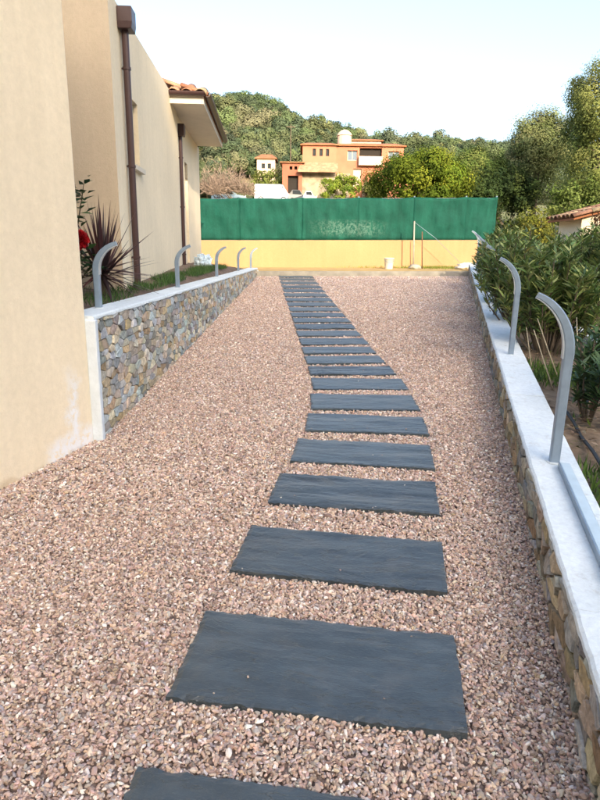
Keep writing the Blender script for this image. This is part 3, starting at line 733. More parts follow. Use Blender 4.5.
mb = MB(); mb.add([(bk0.x, bk0.y, .4), (H0.x, H0.y, .4), (H0.x, H0.y, 3.76), (bk0.x, bk0.y, 3.76)], [(0, 1, 2, 3)])
mb.build('end_wall', M['tan'], mh)
window(mh, Pt, hole, .22, M['brown_metal'], M['glass'], .045, 0, M['soffit'])
def downpipe(parent, Y0, plane0, z0, z1, hop_w, hop_h, hop_d, r=.042):
    c = plane0 + hd * Y0 + hn * (r + .018)
    p = MB(); p.tube([(c.x, c.y, z0), (c.x, c.y, z1)], r, 12); pipe = p.build('downpipe', M['brown_metal'], parent, smooth=False)
    for z in np.linspace(z0 + .35, z1 - .35, 3):
        b = MB(); b.tube([(c.x, c.y, z - .012), (c.x, c.y, z + .012)], r * 1.22, 12)
        e = c - hn * (r + .016); b.tube([(c.x, c.y, z), (e.x, e.y, z)], .008, 6); b.build('bracket', M['brown_metal'], pipe)
    c2 = plane0 + hd * Y0 + hn * .003
    b = MB(); h2 = hop_w / 2
    q = [c2 - hd * h2, c2 - hd * h2 + hn * hop_d, c2 + hd * h2 + hn * hop_d, c2 + hd * h2]
    lo = [(v - c2) * .93 + c2 for v in q]
    b.add([(v.x, v.y, z1 + .04) for v in q] + [(v.x, v.y, z1 + hop_h) for v in q] + [(v.x, v.y, z1 - .02) for v in lo],
          [(0, 1, 5, 4), (1, 2, 6, 5), (2, 3, 7, 6), (3, 0, 4, 7), (4, 5, 6, 7), (8, 9, 1, 0), (9, 10, 2, 1), (10, 11, 3, 2), (11, 8, 0, 3), (11, 10, 9, 8)])
    bevel(b.build('hopper', M['brown_metal'], pipe), .006, 2)
    return pipe
downpipe(mh, .42, H0, 1.05, 3.56, .20, .17, .14, .034)

# tile-roofed house beyond it
T0 = H0 + hd * (ln + .01) - hn * .03; T1 = T0 + hd * 3.45
th = thing('tiled_house', 'cream house with terracotta tiled eaves, brown gutter and white soffit', 'house', (T0.x, T0.y, 1.1))
mb = MB(); hole2 = (.95, 1.35, 1.15, 3.0)
Pt2 = wall_face(mb, tuple(T0), tuple(T1), .4, 3.60, [hole2], .16)
c0, c1 = T0 - hn * 6, T1 - hn * 6
mb.add([(T1.x, T1.y, .4), (c1.x, c1.y, .4), (c1.x, c1.y, 3.6), (T1.x, T1.y, 3.6)], [(0, 1, 2, 3)])
mb.add([(c1.x, c1.y, .4), (c0.x, c0.y, .4), (c0.x, c0.y, 3.6), (c1.x, c1.y, 3.6)], [(0, 1, 2, 3)])
mb.build('wall', M['cream2'], th)
window(th, Pt2, hole2, .16, M['brown_metal'], M['glass'], .05, 0, M['soffit'])
downpipe(th, .16, T0, 1.05, 3.30, .18, .16, .12, .03)
# roof: soffit, fascia, gutter, hip of barrel tiles
oh = .50; ya, yb = -.72, 3.20                     # overhang past the wall along the house line, measured from T0
def RP(s, o, z): v = T0 + hd * s + hn * o; return (v.x, v.y, z)
mb = MB(); mb.add([RP(ya, -6, 3.602), RP(ya, oh, 3.602), RP(yb, oh, 3.602), RP(yb, -6, 3.602), RP(ya, -6, 3.64), RP(ya, oh, 3.64), RP(yb, oh, 3.64), RP(yb, -6, 3.64)],
                  [(0, 3, 2, 1), (4, 5, 6, 7), (0, 1, 5, 4), (1, 2, 6, 5), (2, 3, 7, 6), (3, 0, 4, 7)])
roof = mb.build('roof', M['soffit'], th)
def plank(name, mat, s0, s1, o0, o1, z0, z1, par):
    m_ = MB(); m_.add([RP(s0, o0, z0), RP(s0, o1, z0), RP(s1, o1, z0), RP(s1, o0, z0), RP(s0, o0, z1), RP(s0, o1, z1), RP(s1, o1, z1), RP(s1, o0, z1)],
                      [(0, 3, 2, 1), (4, 5, 6, 7), (0, 1, 5, 4), (1, 2, 6, 5), (2, 3, 7, 6), (3, 0, 4, 7)])
    return m_.build(name, mat, par)
plank('fascia_board', M['soffit'], ya - .022, yb, oh + .003, oh + .025, 3.585, 3.69, roof)
plank('fascia_board', M['soffit'], ya - .025, ya - .003, -3, oh, 3.585, 3.69, roof)
# half-round gutter along both eaves
def gutter(p0, p1, nrm):
    m_ = MB(); r_ = .055; prof = [(r_ * math.cos(a) + r_, r_ * math.sin(a)) for a in np.linspace(math.pi, 2 * math.pi, 9)]; prof += [(x * .88 + r_ * .12, z * .88 + .002) for x, z in reversed(prof)]
    vs = []
    for p in (p0, p1):
        for x, z in prof: vs.append((p[0] + nrm.x * x, p[1] + nrm.y * x, p[2] + z))
    k_ = len(prof); fs = [(i, (i + 1) % k_, k_ + (i + 1) % k_, k_ + i) for i in range(k_)]
    fs += [tuple(range(k_)), tuple(range(2 * k_ - 1, k_ - 1, -1))]
    m_.add(vs, fs); return m_.build('gutter', M['brown_metal'], roof)
gutter(RP(ya - .02, oh + .027, 3.735), RP(yb + .05, oh + .027, 3.735), hn)
gutter(RP(ya - .027, -3, 3.735), RP(ya - .027, oh + .05, 3.735), -hd)
pal_t = [(.32, .15, .085), (.38, .20, .12), (.27, .125, .075), (.44, .28, .18), (.35, .22, .15), (.22, .12, .085)]
def barrel_tile(col, seed):
    r_ = random.Random(seed); m_ = MB(); L_, n_ = .42, 8; vs = []
    for (y_, rr_) in ((0, .095), (L_, .075)):
        for rad in (rr_, rr_ - .014):
            for i in range(n_ + 1): a = math.pi * i / n_; vs.append((rad * math.cos(a), y_, rad * math.sin(a) * .8))
    q_ = n_ + 1; fs = []
    for i in range(n_): fs += [(i, i + 1, 2 * q_ + i + 1, 2 * q_ + i), (q_ + i + 1, q_ + i, 3 * q_ + i, 3 * q_ + i + 1), (i + 1, i, q_ + i, q_ + i + 1), (2 * q_ + i, 2 * q_ + i + 1, 3 * q_ + i + 1, 3 * q_ + i)]
    fs += [(0, 2 * q_, 3 * q_, q_), (n_, q_ + n_, 3 * q_ + n_, 2 * q_ + n_)]
    m_.add(vs, fs, col); return m_.mesh('roof_tile', M['tile'], True)
tile_kinds = [barrel_tile(tuple(c * rnd.uniform(.9, 1.1) for c in p), i) for i, p in enumerate(pal_t)]
PITCHR = math.radians(19)
# boards under the tiles: two slopes meeting in a hip
def hip(s, o): return 3.70 + math.tan(PITCHR) * min(s - ya, oh - o)
mb = MB(); top = 1.9
corner = [(ya - .04, oh + .04), (yb, oh + .04), (yb, oh - top), (ya + top, oh - top), (ya + top, -6), (ya - .04, -6)]
vs = [RP(s, o, hip(s, o) - .0) for s, o in corner]
mb.add(vs, [(0, 1, 2, 3), (0, 3, 4, 5)]); mb.build('roof_deck', M['tile_far'], roof)
def tile_at(p, zrot, pitch, par, flip=False):
    o = bpy.data.objects.new('roof_tile', rnd.choice(tile_kinds)); COL.objects.link(o); o.parent = par
    o.matrix_parent_inverse = Matrix.Translation(-world_loc(par))
    o.location = p; o.rotation_euler = (pitch + rnd.uniform(-.02, .02), rnd.uniform(-.05, .05), zrot + rnd.uniform(-.03, .03))
hz_ang = math.atan2(hd.y, hd.x) - math.pi / 2
for row in range(4):                              # south slope: rises along +hd
    for i in range(16):
        o_ = oh - .02 - i * .20
        s_ = ya - .07 + row * .34
        if (s_ - ya) < (oh - o_) + .12: tile_at(RP(s_, o_, hip(max(s_, ya), -9) + .025 if False else 3.70 + math.tan(PITCHR) * (s_ - ya) + .03), hz_ang, PITCHR, roof)
for row in range(4):                              # east slope: rises along -hn
    for i in range(18):
        s_ = ya + .12 + i * .20; o_ = oh + .07 - row * .34
        if (oh - o_) < (s_ - ya) + .12 and s_ < yb: tile_at(RP(s_, o_, 3.70 + math.tan(PITCHR) * (oh - o_) + .03), hz_ang + math.pi / 2, PITCHR, roof)

# ------------------------------------------------------------------ far ochre wall with green windbreak
fwall = thing('ochre_wall', 'low sunlit ochre wall across the far end of the path', 'wall', (1.3, 17.3, 1.0))
def fy(x): return 17.28 + .03 * x
mb = MB(); mb.prism([(-7, fy(-7)), (5.5, fy(5.5)), (5.5, fy(5.5) + .2), (-7, fy(-7) + .2)], .5, lambda p: 1.76 + .0144 * p[0])
mb.build('wall', M['yellow_wall'], fwall)
mb = MB(); mb.prism([(-7, fy(-7) - .03), (5.5, fy(5.5) - .03), (5.5, fy(5.5) - .002), (-7, fy(-7) - .002)], .6, lambda p: 1.075 + .012 * p[0])
mb.build('plinth', M['yellow_wall'], fwall)
gf = thing('mesh_fence', 'green windbreak mesh fence standing on the ochre wall', 'fence', (1.3, 17.4, 1.77))
edges = [-7.0, -5.3, -3.55, -1.75, .0, 1.55, 3.1, 4.55, 5.40]
for i in range(len(edges) - 1):
    x0, x1 = edges[i] - .012, edges[i + 1] + .012; nu, nv = 26, 14; vs = []
    ph = rnd.uniform(0, 6)
    for j in range(nv + 1):
        for k_ in range(nu + 1):
            u, v = k_ / nu, j / nv; x = x0 + (x1 - x0) * u; zb = 1.775 + .0144 * x; zt = 2.90 + .019 * x + .018 * math.sin(u * math.pi * 2 + ph) * (1 - abs(2 * u - 1)) - .03 * math.sin(u * math.pi)
            y = fy(x) + .09 + .007 * (i % 2) + .018 * math.sin(x * 7.3 + 2 * v) * math.sin(v * math.pi) + .010 * math.sin(x * 17 + v * 7) + .006 * math.sin(x * 41 - v * 9) + .016 * math.sin(v * 9 + 1.5 * math.sin(x * 2.1)) * math.sin(x * 3.3 + v) 
            vs.append((x, y, zb + (zt - zb) * v))
    m_ = MB().add(vs, [(j * (nu + 1) + k_, j * (nu + 1) + k_ + 1, (j + 1) * (nu + 1) + k_ + 1, (j + 1) * (nu + 1) + k_) for j in range(nv) for k_ in range(nu)])
    o = m_.build('mesh_panel', M['mesh'], gf, smooth=True); sm = o.modifiers.new('thick', 'SOLIDIFY'); sm.thickness = .004
for x in edges:
    x = min(x, 5.42); m_ = MB(); m_.tube([(x, fy(x) + .16, 1.7), (x, fy(x) + .16, 2.93 + .019 * x)], .024, 8); m_.build('post', M['steel'], gf)
m_ = MB(); m_.tube([(-7, fy(-7) + .15, 2.88 - .13), (5.42, fy(5.42) + .15, 2.88 + .10)], .004, 5); m_.build('top_wire', M['steel'], gf)

def pz(x, y): return 1.0 + .008 * x + .012 * (y - 15)
o = MB(); o.tube([(3.03, 16.7, pz(3, 16.7) - .02), (2.99, 16.72, 2.29)], .019, 10)
tag(o.build('upright_pole', M['concrete'], smooth=True), 'taller pale pole standing in front of the ochre wall', 'pole')
o = MB(); o.tube([(3.28, 16.75, pz(3, 16.7) - .02), (3.22, 16.75, 2.02)], .014, 10)
tag(o.build('upright_pole', M['rust'], smooth=True), 'shorter thin pole just right of the taller one', 'pole')
o = MB(); o.tube([(3.0, 16.73, 2.26), (3.6, 16.8, 1.86), (4.35, 16.85, 1.2)], .005, 6)
tag(o.build('stay_wire', M['steel'], smooth=True), 'thin stay wire slanting from the pole top to the ground', 'wire')
bk = thing('bucket', 'white plastic bucket standing before the ochre wall', 'bucket', (2.33, 16.5, pz(2.3, 16.5)))
vs = []; n_ = 20; z0 = pz(2.33, 16.5)
prof = [(.0, 0), (.10, 0), (.105, .005), (.128, .27), (.138, .272), (.138, .29), (.124, .29), (.098, .02), (0, .02)]
for r_, z in prof:
    for k_ in range(n_): a = 2 * math.pi * k_ / n_; vs.append((2.33 + r_ * math.cos(a), 16.5 + r_ * math.sin(a), z0 + z))
MB().add(vs, [(i * n_ + k_, i * n_ + (k_ + 1) % n_, (i + 1) * n_ + (k_ + 1) % n_, (i + 1) * n_ + k_) for i in range(len(prof) - 1) for k_ in range(n_)]).build('pail', M['white_plastic'], bk, smooth=True)
hb = [(2.33 + .135 * math.cos(a), 16.5 - .1 * math.sin(a) - .03, z0 + .27 - .10 * math.sin(a)) for a in np.linspace(0, math.pi, 12)]
MB().tube(hb, .004, 6).build('handle', M['steel'], bk)
def lump(name, c, r3, seed, mat, label, cat, amp=.35, sub=3):
    b = bmesh.new(); bmesh.ops.create_icosphere(b, subdivisions=sub, radius=1); rr_ = random.Random(seed); from mathutils import noise as mn
    for v in b.verts:
        k_ = 1 + amp * mn.noise(v.co * 2.2 + Vector((seed, 0, 0))) + amp * .5 * mn.noise(v.co * 5 + Vector((0, seed, 0))); v.co *= k_
        v.co = Vector((v.co.x * r3[0], v.co.y * r3[1], max(v.co.z, -.75) * r3[2]))
    me = bpy.data.meshes.new(name); b.to_mesh(me); b.free(); me.materials.append(mat); me.shade_smooth()
    o = link(name, me, None, c); return tag(o, label, cat)
lump('rubble_heap', (3.02, 16.45, pz(3, 16.5) + .05), (.16, .12, .08), 3, M['concrete'], 'small grey rubble heap at the foot of the taller pole', 'rubble')
lump('plastic_sack', (4.42, 16.5, pz(4.4, 16.5) + .07), (.26, .18, .10), 9, M['white_plastic'], 'crumpled white sack by the far end of the right-hand wall', 'sack', .5)
bag = lump('plastic_bag', (-1.80, 11.2, gardz(11.2) + .13), (.15, .12, .13), 21, plain('pale_blue_plastic', (.50, .62, .72), .4, var=.3, scale=9, bmp=.3, bscale=20), 'crumpled pale blue and white plastic bag by the second downpipe', 'bag', .3, 4)
bag.data.shade_flat()
for v_ in bag.data.vertices:
    from mathutils import noise as mn_
    v_.co *= 1 + .28 * abs(mn_.noise(v_.co * 22)) + .12 * mn_.noise(v_.co * 50)

# ------------------------------------------------------------------ plants close by
G1 = [(.055, .105, .028), (.075, .13, .035), (.04, .08, .025), (.10, .15, .045)]
def grass(name, pts, hgt, cols, label, wid=.006):
    n = len(pts); ax = np.stack([rng.normal(0, .35, n), rng.normal(0, .35, n), np.ones(n)], 1)
    v, f, c = leaf_geo(np.array(pts), ax, rand_dirs(n), hgt * rng.uniform(.5, 1.2, n), np.full(n, wid) * rng.uniform(.7, 1.4, n), pick(cols, n, .2))
    o = link(name, np_mesh(name, v, f, M['grass'], c)); stuff(o); o['label'] = label; o['category'] = 'grass'; return o
n = 9000; yy = rng.uniform(3.95, 11.2, n) ** 1.0; xx = lwx(yy) - .2 - rng.beta(1.0, 1.4, n) * np.where(yy < 6.1, 1.6, .42)
keep = (np.sin(xx * 9 + yy * 3) + np.sin(yy * 5.3) + rng.normal(0, .6, n)) > -.35
gpts = np.stack([xx, yy, np.array([gardz(y) for y in yy]) + .015], 1)[keep]
gpts = gpts[(gpts[:, 0] > -1.75 - (gpts[:, 1] - 6.1) * .058) | (gpts[:, 1] < 6.08)]
grass('lawn_grass', gpts, .10, [(.06, .13, .03), (.045, .10, .025), (.085, .15, .04)], 'rough green grass behind the left-hand coping')
n = 9000; yy = rng.uniform(1.6, 8, n); xx = rwx(yy) + .26 + rng.beta(1, 1.6, n) * 1.3
keep = (np.sin(xx * 6 + yy * 4) + np.sin(yy * 2.6 + 1) + rng.normal(0, .3, n)) > .55
wpts = np.stack([xx, yy, gz(yy) + .16], 1)[keep]
grass('bed_weeds', wpts, .11, [(.09, .16, .03), (.12, .19, .04), (.06, .11, .03)], 'bright green weeds in the bed beyond the right-hand coping', .012)
n = 1500; xx = np.concatenate([rng.normal(3.85, .4, 1100), rng.normal(2.9, .9, 400)]); yy = fy(xx) - .1 - rng.exponential(.18, n)
grass('wall_foot_grass', np.stack([xx, yy, pz(xx, yy) - .01], 1), .09, [(.22, .26, .05), (.30, .30, .07), (.18, .22, .05)], 'sunlit yellow-green grass tufts at the foot of the ochre wall', .012)

# cordyline with purple sword leaves
def sword_plant(base, n, L, cols, label, cat):
    root = thing('spiky_plant', label, cat, base)
    b = MB(); b.tube([base, (base[0], base[1], base[2] + .22)], [.03, .02], 8); b.build('trunk', M['bark'], root)
    vs, fs, cs = [], [], []
    for i in range(n):
        az = i * 2.399 + rnd.uniform(-.2, .2); el = math.radians(rnd.uniform(-18, 86) if i > 8 else rnd.uniform(62, 88)); l = L * rnd.uniform(.7, 1.1); wd = rnd.uniform(.028, .042)
        p = Vector((base[0], base[1], base[2] + .20 + rnd.uniform(-.05, .03))); dr = Vector((math.cos(az) * math.cos(el), math.sin(az) * math.cos(el), math.sin(el))); sd_ = Vector((-math.sin(az), math.cos(az), 0)); o_ = len(vs)
        segs = 6; col = np.array(rnd.choice(cols)) * rnd.uniform(.75, 1.25)
        for s_ in range(segs + 1):
            t = s_ / segs; w_ = wd * (.55 + 1.2 * t if t < .3 else .91 * (1 - t) / .7 + .02); q = p + dr * (l * t) + Vector((0, 0, -.10 * l * t * t * (1.2 - math.sin(el))))
            nr = sd_.cross(dr).normalized()
            vs += [q - sd_ * w_ * .5 + nr * w_ * .18, q, q + sd_ * w_ * .5 + nr * w_ * .18]; cs += [tuple(col)] * 3
        for s_ in range(segs): a = o_ + s_ * 3; fs += [(a, a + 1, a + 4, a + 3), (a + 1, a + 2, a + 5, a + 4)]
    link('sword_leaves', np_mesh('sword_leaves', [tuple(v) for v in vs], fs, M['leaf'], np.array(cs)), root)
sword_plant((-1.80, 5.55, 1.08), 105, .64, [(.060, .022, .028), (.085, .032, .035), (.045, .028, .028), (.10, .05, .045)], 'purple-bronze spiky plant with sword-shaped leaves beside the house corner', 'plant')
# broad-leaved shrub with a red flower, half behind the house corner
def leafy(base, pts_fn, stems, n, Lf, Wf, cols, name, label, cat, leafname='foliage', stem_r=.008, stem_mat='bark'):
    root = thing(name, label, cat, base); b = MB(); tips = []
    for (dx, dy, hh) in stems:
        e = Vector((base[0] + dx, base[1] + dy, base[2] + hh)); m_ = Vector(base).lerp(e, .55) + Vector((dx * .1, dy * .1, hh * .08))
        b.tube([base, tuple(m_), tuple(e)], [stem_r, stem_r * .75, stem_r * .4], 6); tips.append((Vector(base), m_, e))
    b.build('stems', M[stem_mat], root)
    pos, ax = pts_fn(tips, n); nn = unit(rand_dirs(len(pos)) * .6 + np.array([0, 0, 1.]))
    v, f, c = leaf_geo(pos, ax, nn, Lf * rng.uniform(.6, 1.15, len(pos)), Wf * rng.uniform(.7, 1.15, len(pos)), pick(cols, len(pos), .22), .12)
    link(leafname, np_mesh(leafname, v, f, M['leaf'], c), root); return root
def along(lo, hi, spread, upb):
    def fn(tips, n):
        P, A = [], []
        for i in range(n):
            a, m_, e = rnd.choice(tips); t = lo + (hi - lo) * rnd.random() ** .8
            p = a.lerp(m_, t * 2) if t < .5 else m_.lerp(e, t * 2 - 1)
            az = rnd.uniform(0, 6.28); q = Vector((math.cos(az), math.sin(az), upb + rnd.uniform(-.4, .5)))
            P.append(p + Vector((rnd.gauss(0, spread), rnd.gauss(0, spread), rnd.gauss(0, spread)))); A.append(q)
        return np.array(P), np.array(A)
    return fn
leafy((-2.03, 5.2, 1.05), along(.3, 1, .03, .25), [(.10, .05, .55), (.18, .0, .42), (.05, .1, .9), (.14, .05, .95), (.22, .05, .98), (.25, .1, .35), (-.1, .1, .6)], 240, .10, .045, [(.03, .075, .02), (.045, .10, .025), (.02, .055, .02)], 'leafy_bush', 'dark green broad-leaved bush peeping from behind the house corner', 'bush')
fl = thing('red_flower', 'large red bloom beside the house corner on the left', 'flower', (-1.90, 5.1, 1.40))
n = 160; dirs = rand_dirs(n); dirs[:, 1] -= .3
v, f, c = leaf_geo(np.array([-1.835, 5.1, 1.555]) + dirs * .028, dirs, rand_dirs(n), np.full(n, .062), np.full(n, .07), pick([(.50, .012, .018), (.62, .02, .03), (.38, .008, .015)], n, .12), .2)
link('petals', np_mesh('petals', v, f, M['leaf'], c), fl)
b = MB(); b.tube([(-1.98, 5.15, 1.1), (-1.93, 5.12, 1.38), (-1.835, 5.1, 1.55)], .006, 6); b.build('stalk', M['bark'], fl)

# oleanders along the right-hand bed
OLE = [(.14, .215, .06), (.185, .255, .072), (.10, .17, .05), (.235, .285, .095), (.28, .31, .10)]
def oleander(base, nst, hgt, spread, label, nleaf, cols=OLE, Lf=.15, Wf=.029, group='oleander bushes along the right-hand bed'):
    root = thing('oleander', label, 'bush', base, group); b = MB(); P, A = [], []
    per = max(1, nleaf // nst)
    for i in range(nst):
        az = rnd.uniform(0, 6.28); sp = spread * math.sqrt(rnd.random()); hh = hgt * rnd.uniform(.55, 1.0) * (1 - .28 * (sp / spread) ** 2)
        e = Vector((base[0] + math.cos(az) * sp, base[1] + math.sin(az) * sp, base[2] + hh)); s0 = Vector((base[0] + math.cos(az) * sp * .25, base[1] + math.sin(az) * sp * .25, base[2] - .03)); m_ = s0.lerp(e, .5) + Vector((math.cos(az), math.sin(az), 0)) * sp * .12
        b.tube([tuple(s0), tuple(m_), tuple(e)], [.010, .008, .004], 5)
        for k_ in range(per):
            t = .34 + .68 * rnd.random() ** .7; p = s0.lerp(m_, min(1, t * 2)) if t < .5 else m_.lerp(e, min(t, 1.0) * 2 - 1)
            a2 = rnd.uniform(0, 6.28); P.append(p + Vector((rnd.gauss(0, .02), rnd.gauss(0, .02), rnd.gauss(0, .015)))); A.append((math.cos(a2), math.sin(a2), rnd.uniform(.15, 1.5)))
    b.build('stems', M['bark'], root); P = np.array(P); A = np.array(A); nn = unit(rand_dirs(len(P)) * .5 + np.array([0, 0, 1.]))
    v, f, c = leaf_geo(P, A, nn, Lf * rng.uniform(.6, 1.2, len(P)), Wf * rng.uniform(.7, 1.2, len(P)), pick(cols, len(P), .25), .15)
    link('foliage', np_mesh('foliage', v, f, M['leaf'], c), root)
def bz(y): return gz(y) + .15
oleander((2.46, 5.95, bz(5.95)), 52, 1.14, .46, 'tall oleander bush right behind the second curved post', 3400)
oleander((3.85, 8.2, bz(8.2)), 52, 1.22, .58, 'broad oleander bush right of the second curved post', 3400)
oleander((2.66, 7.3, bz(7.3)), 50, 1.22, .52, 'oleander bush behind the third curved post', 3000)
oleander((3.00, 8.8, bz(8.8)), 50, 1.22, .55, 'oleander bush between the third and fourth curved posts', 2800)
oleander((4.5, 9.5, bz(9.5)), 50, 1.22, .62, 'oleander bush in front of the outbuilding, set back from the wall', 2800)
oleander((3.48, 10.4, bz(10.4)), 48, 1.15, .56, 'oleander bush behind the fourth curved post', 2400)
oleander((3.92, 12.0, bz(12.0)), 46, 1.05, .56, 'oleander bush behind the fifth curved post', 2200)
oleander((4.38, 13.6, bz(13.6)), 44, .98, .5, 'farthest oleander bush near the end of the right-hand wall', 2000)
oleander((4.85, 10.6, bz(10.6)), 44, 1.2, .62, 'oleander bush beside the grey block wall', 2000)
OL2 = [(.055, .10, .035), (.07, .13, .045), (.04, .08, .03)]
SAP = 'young plants in the right-hand bed'
oleander((1.98, 3.98, bz(3.98)), 8, .50, .13, 'young leafy oleander sapling just right of the nearest post', 190, OL2, .12, .03, SAP)
oleander((2.15, 4.35, bz(4.35)), 8, .55, .14, 'second young oleander sapling, behind the first one by the nearest post', 190, OL2, .12, .03, SAP)
oleander((2.06, 3.72, bz(3.72)), 8, .60, .16, 'taller young oleander sapling at the right edge of the picture', 240, OL2, .13, .03, SAP)
oleander((1.72, 2.75, bz(2.75)), 6, .30, .14, 'low young oleander at the lower right edge of the bed', 130, OL2, .11, .028, SAP)
oleander((2.85, 5.3, bz(5.3)), 14, .5, .25, 'leafy young bush before the pale garden edging', 520, OL2, .12, .03, SAP)
for i, (x, y, dx, dy, l, lb) in enumerate([(2.06, 4.75, -.16, .15, .46, 'dry pale cane leaning left in the bed, nearest one'), (2.20, 4.95, -.22, .1, .52, 'dry pale cane leaning furthest left in the bed'), (2.30, 4.85, -.03, .12, .55, 'dry pale cane standing almost upright in the bed'), (2.04, 5.15, -.10, .02, .42, 'short dry pale cane close to the coping'), (2.38, 5.15, -.14, .05, .5, 'dry pale cane in front of the tall oleander')]):
    b = MB(); b.tube([(x, y, bz(y) - .03), (x + dx * .6, y + dy * .5, bz(y) + l * .55), (x + dx, y + dy, bz(y) + l)], [.006, .005, .0035], 6)
    tag(b.build('dry_cane', M['cane'], smooth=True), lb, 'cane', 'dry canes in the bed')
n = 5200; yy = rng.uniform(1.2, 9, n); xx = rwx(yy) + .26 + rng.random(n) * 1.7
v, f, c = leaf_geo(np.stack([xx, yy, gz(yy) + .172 + .03 * np.sin(xx * 3.1 + yy * 2.3) + rng.uniform(0, .012, n)], 1), np.stack([rng.normal(size=n), rng.normal(size=n), rng.normal(0, .15, n)], 1), unit(rand_dirs(n) * .45 + np.array([0, 0, 1.])), rng.uniform(.02, .075, n), rng.uniform(.006, .02, n), pick([(.20, .13, .07), (.27, .19, .11), (.13, .085, .05), (.33, .27, .18), (.10, .11, .04)], n, .2), .15)
o = stuff(link('leaf_litter', np_mesh('leaf_litter', v, f, M['grass'], c))); o['label'] = 'dry leaf litter and bark chips on the soil of the right-hand bed'; o['category'] = 'litter'
hp = [(1.84, 4.05), (1.80, 3.8), (1.74, 3.55), (1.70, 3.3), (1.62, 3.0), (1.55, 2.7), (1.50, 2.3), (1.5, 1.4)]
b = MB(); b.tube([(x, y, bz(y) + .05 + .01 * math.sin(y * 5)) for x, y in hp], .011, 8)
tag(b.build('irrigation_hose', M['black_rubber'], smooth=True), 'black irrigation hose lying on the soil beyond the coping', 'hose')
# pale garden edging on the far side of the bed
ge = thing('garden_edging', 'low pale concrete edging on the far side of the planting bed', 'edging', (3.3, 7, bz(7)))
ep = [(2.75, 4.2), (2.92, 5.3), (3.10, 6.4), (3.50, 8.6)]
for i in range(3):
    (x0, y0), (x1, y1) = ep[i], ep[i + 1]; v_ = Vector((x1 - x0, y1 - y0)).normalized(); n_ = Vector((v_.y, -v_.x)) * .07
    m_ = MB(); m_.prism([(x0 + v_.x * .006, y0 + v_.y * .006), (x0 + n_.x, y0 + n_.y), (x1 + n_.x, y1 + n_.y), (x1, y1)], lambda p: bz(p[1]) - .1, lambda p: bz(p[1]) + .09)
    bevel(m_.build('edging_block', M['cap'], ge), .01, 2)

# ------------------------------------------------------------------ outbuilding on the right
ob = thing('outbuilding', 'cream outbuilding with terracotta verge tiles behind the oleanders', 'building', (6.8, 12.6, bz(12.6)))
mb = MB(); z0 = .4
P = [(5.62, z0), (9.6, z0), (9.6, 3.05), (8.6, 3.0), (5.62, 2.20)]
mb.add([(x, 12.6, z) for x, z in P] + [(x, 13.7, z) for x, z in P], [(4, 3, 2, 1, 0), (5, 6, 7, 8, 9)] + [(i, (i + 1) % 5, 5 + (i + 1) % 5, 5 + i) for i in range(5)])
mb.build('wall', M['cream2'], ob)
sl = math.atan2(.8, 2.98); mb = MB(); ts = math.tan(sl)
def oz(x): return 2.20 + (x - 5.62) * ts + .012
mb.add([(5.40, 12.48, oz(5.4)), (8.62, 12.48, oz(8.62)), (8.62, 13.8, oz(8.62)), (5.40, 13.8, oz(5.4)), (5.40, 12.48, oz(5.4) + .04), (8.62, 12.48, oz(8.62) + .04), (8.62, 13.8, oz(8.62) + .04), (5.40, 13.8, oz(5.4) + .04)], [(0, 3, 2, 1), (4, 5, 6, 7), (0, 1, 5, 4), (1, 2, 6, 5), (2, 3, 7, 6), (3, 0, 4, 7)])
orf = mb.build('roof', M['tile_far'], ob)
for row in range(8):
    for i in range(7):
        x = 5.37 + row * .37; tile_at((x, 12.50 + i * .20, oz(x) + .06), -math.pi / 2, sl, orf)
bw = thing('block_wall', 'grey concrete block wall below the outbuilding at the right', 'wall', (5.3, 11.4, bz(11.4)))
for r_ in range(5):
    for i in range(3):
        x = 5.02 + i * .30 + (.15 if r_ % 2 else 0) - .15; zb = .62 + r_ * .19
        m_ = MB(); m_.box((max(x, 4.98), 11.4 + rnd.uniform(-.004, .004), zb), (min(x + .292, 5.62), 11.55, zb + .183)); bevel(m_.build('block', M['concrete'], bw), .006)
m_ = MB(); m_.box((4.99, 11.415, .5), (5.61, 11.54, 1.57)); m_.build('mortar', M['mortar'], bw)
m_ = MB(); m_.box((5.40, 11.2, .6), (5.46, 11.26, 1.62)); tag(m_.build('gate_post', M['render_white']), 'thin white post before the block wall at the right', 'post')

# ------------------------------------------------------------------ trees
def crown_pts(c, r3, nclump, per, crad, hollow=.62, seed=0):
    ph = rng.uniform(0, 6.28, 6); d_ = rand_dirs(nclump); d_[:, 2] = np.abs(d_[:, 2]) * np.where(rng.random(nclump) < .72, 1, -1)
    lob = 1 + .16 * np.sin(3 * np.arctan2(d_[:, 1], d_[:, 0]) + ph[0]) + .12 * np.sin(5 * d_[:, 2] + ph[1]) + .10 * np.sin(6 * d_[:, 0] + ph[2])
    rad = (hollow + (1 - hollow) * rng.random(nclump) ** .5) * lob
    cc = np.array(c) + d_ * rad[:, None] * np.array(r3)
    k_ = unit(rng.normal(size=(nclump * per, 3))).reshape(nclump, per, 3) * crad * (rng.random((nclump, per, 1)) ** .4) * rng.uniform(.65, 1.35, (nclump, 1, 1))
    P = (cc[:, None, :] + k_).reshape(-1, 3); out = unit((k_ * 1.0 + d_[:, None, :] * crad * .8).reshape(-1, 3))
    return cc, P, out
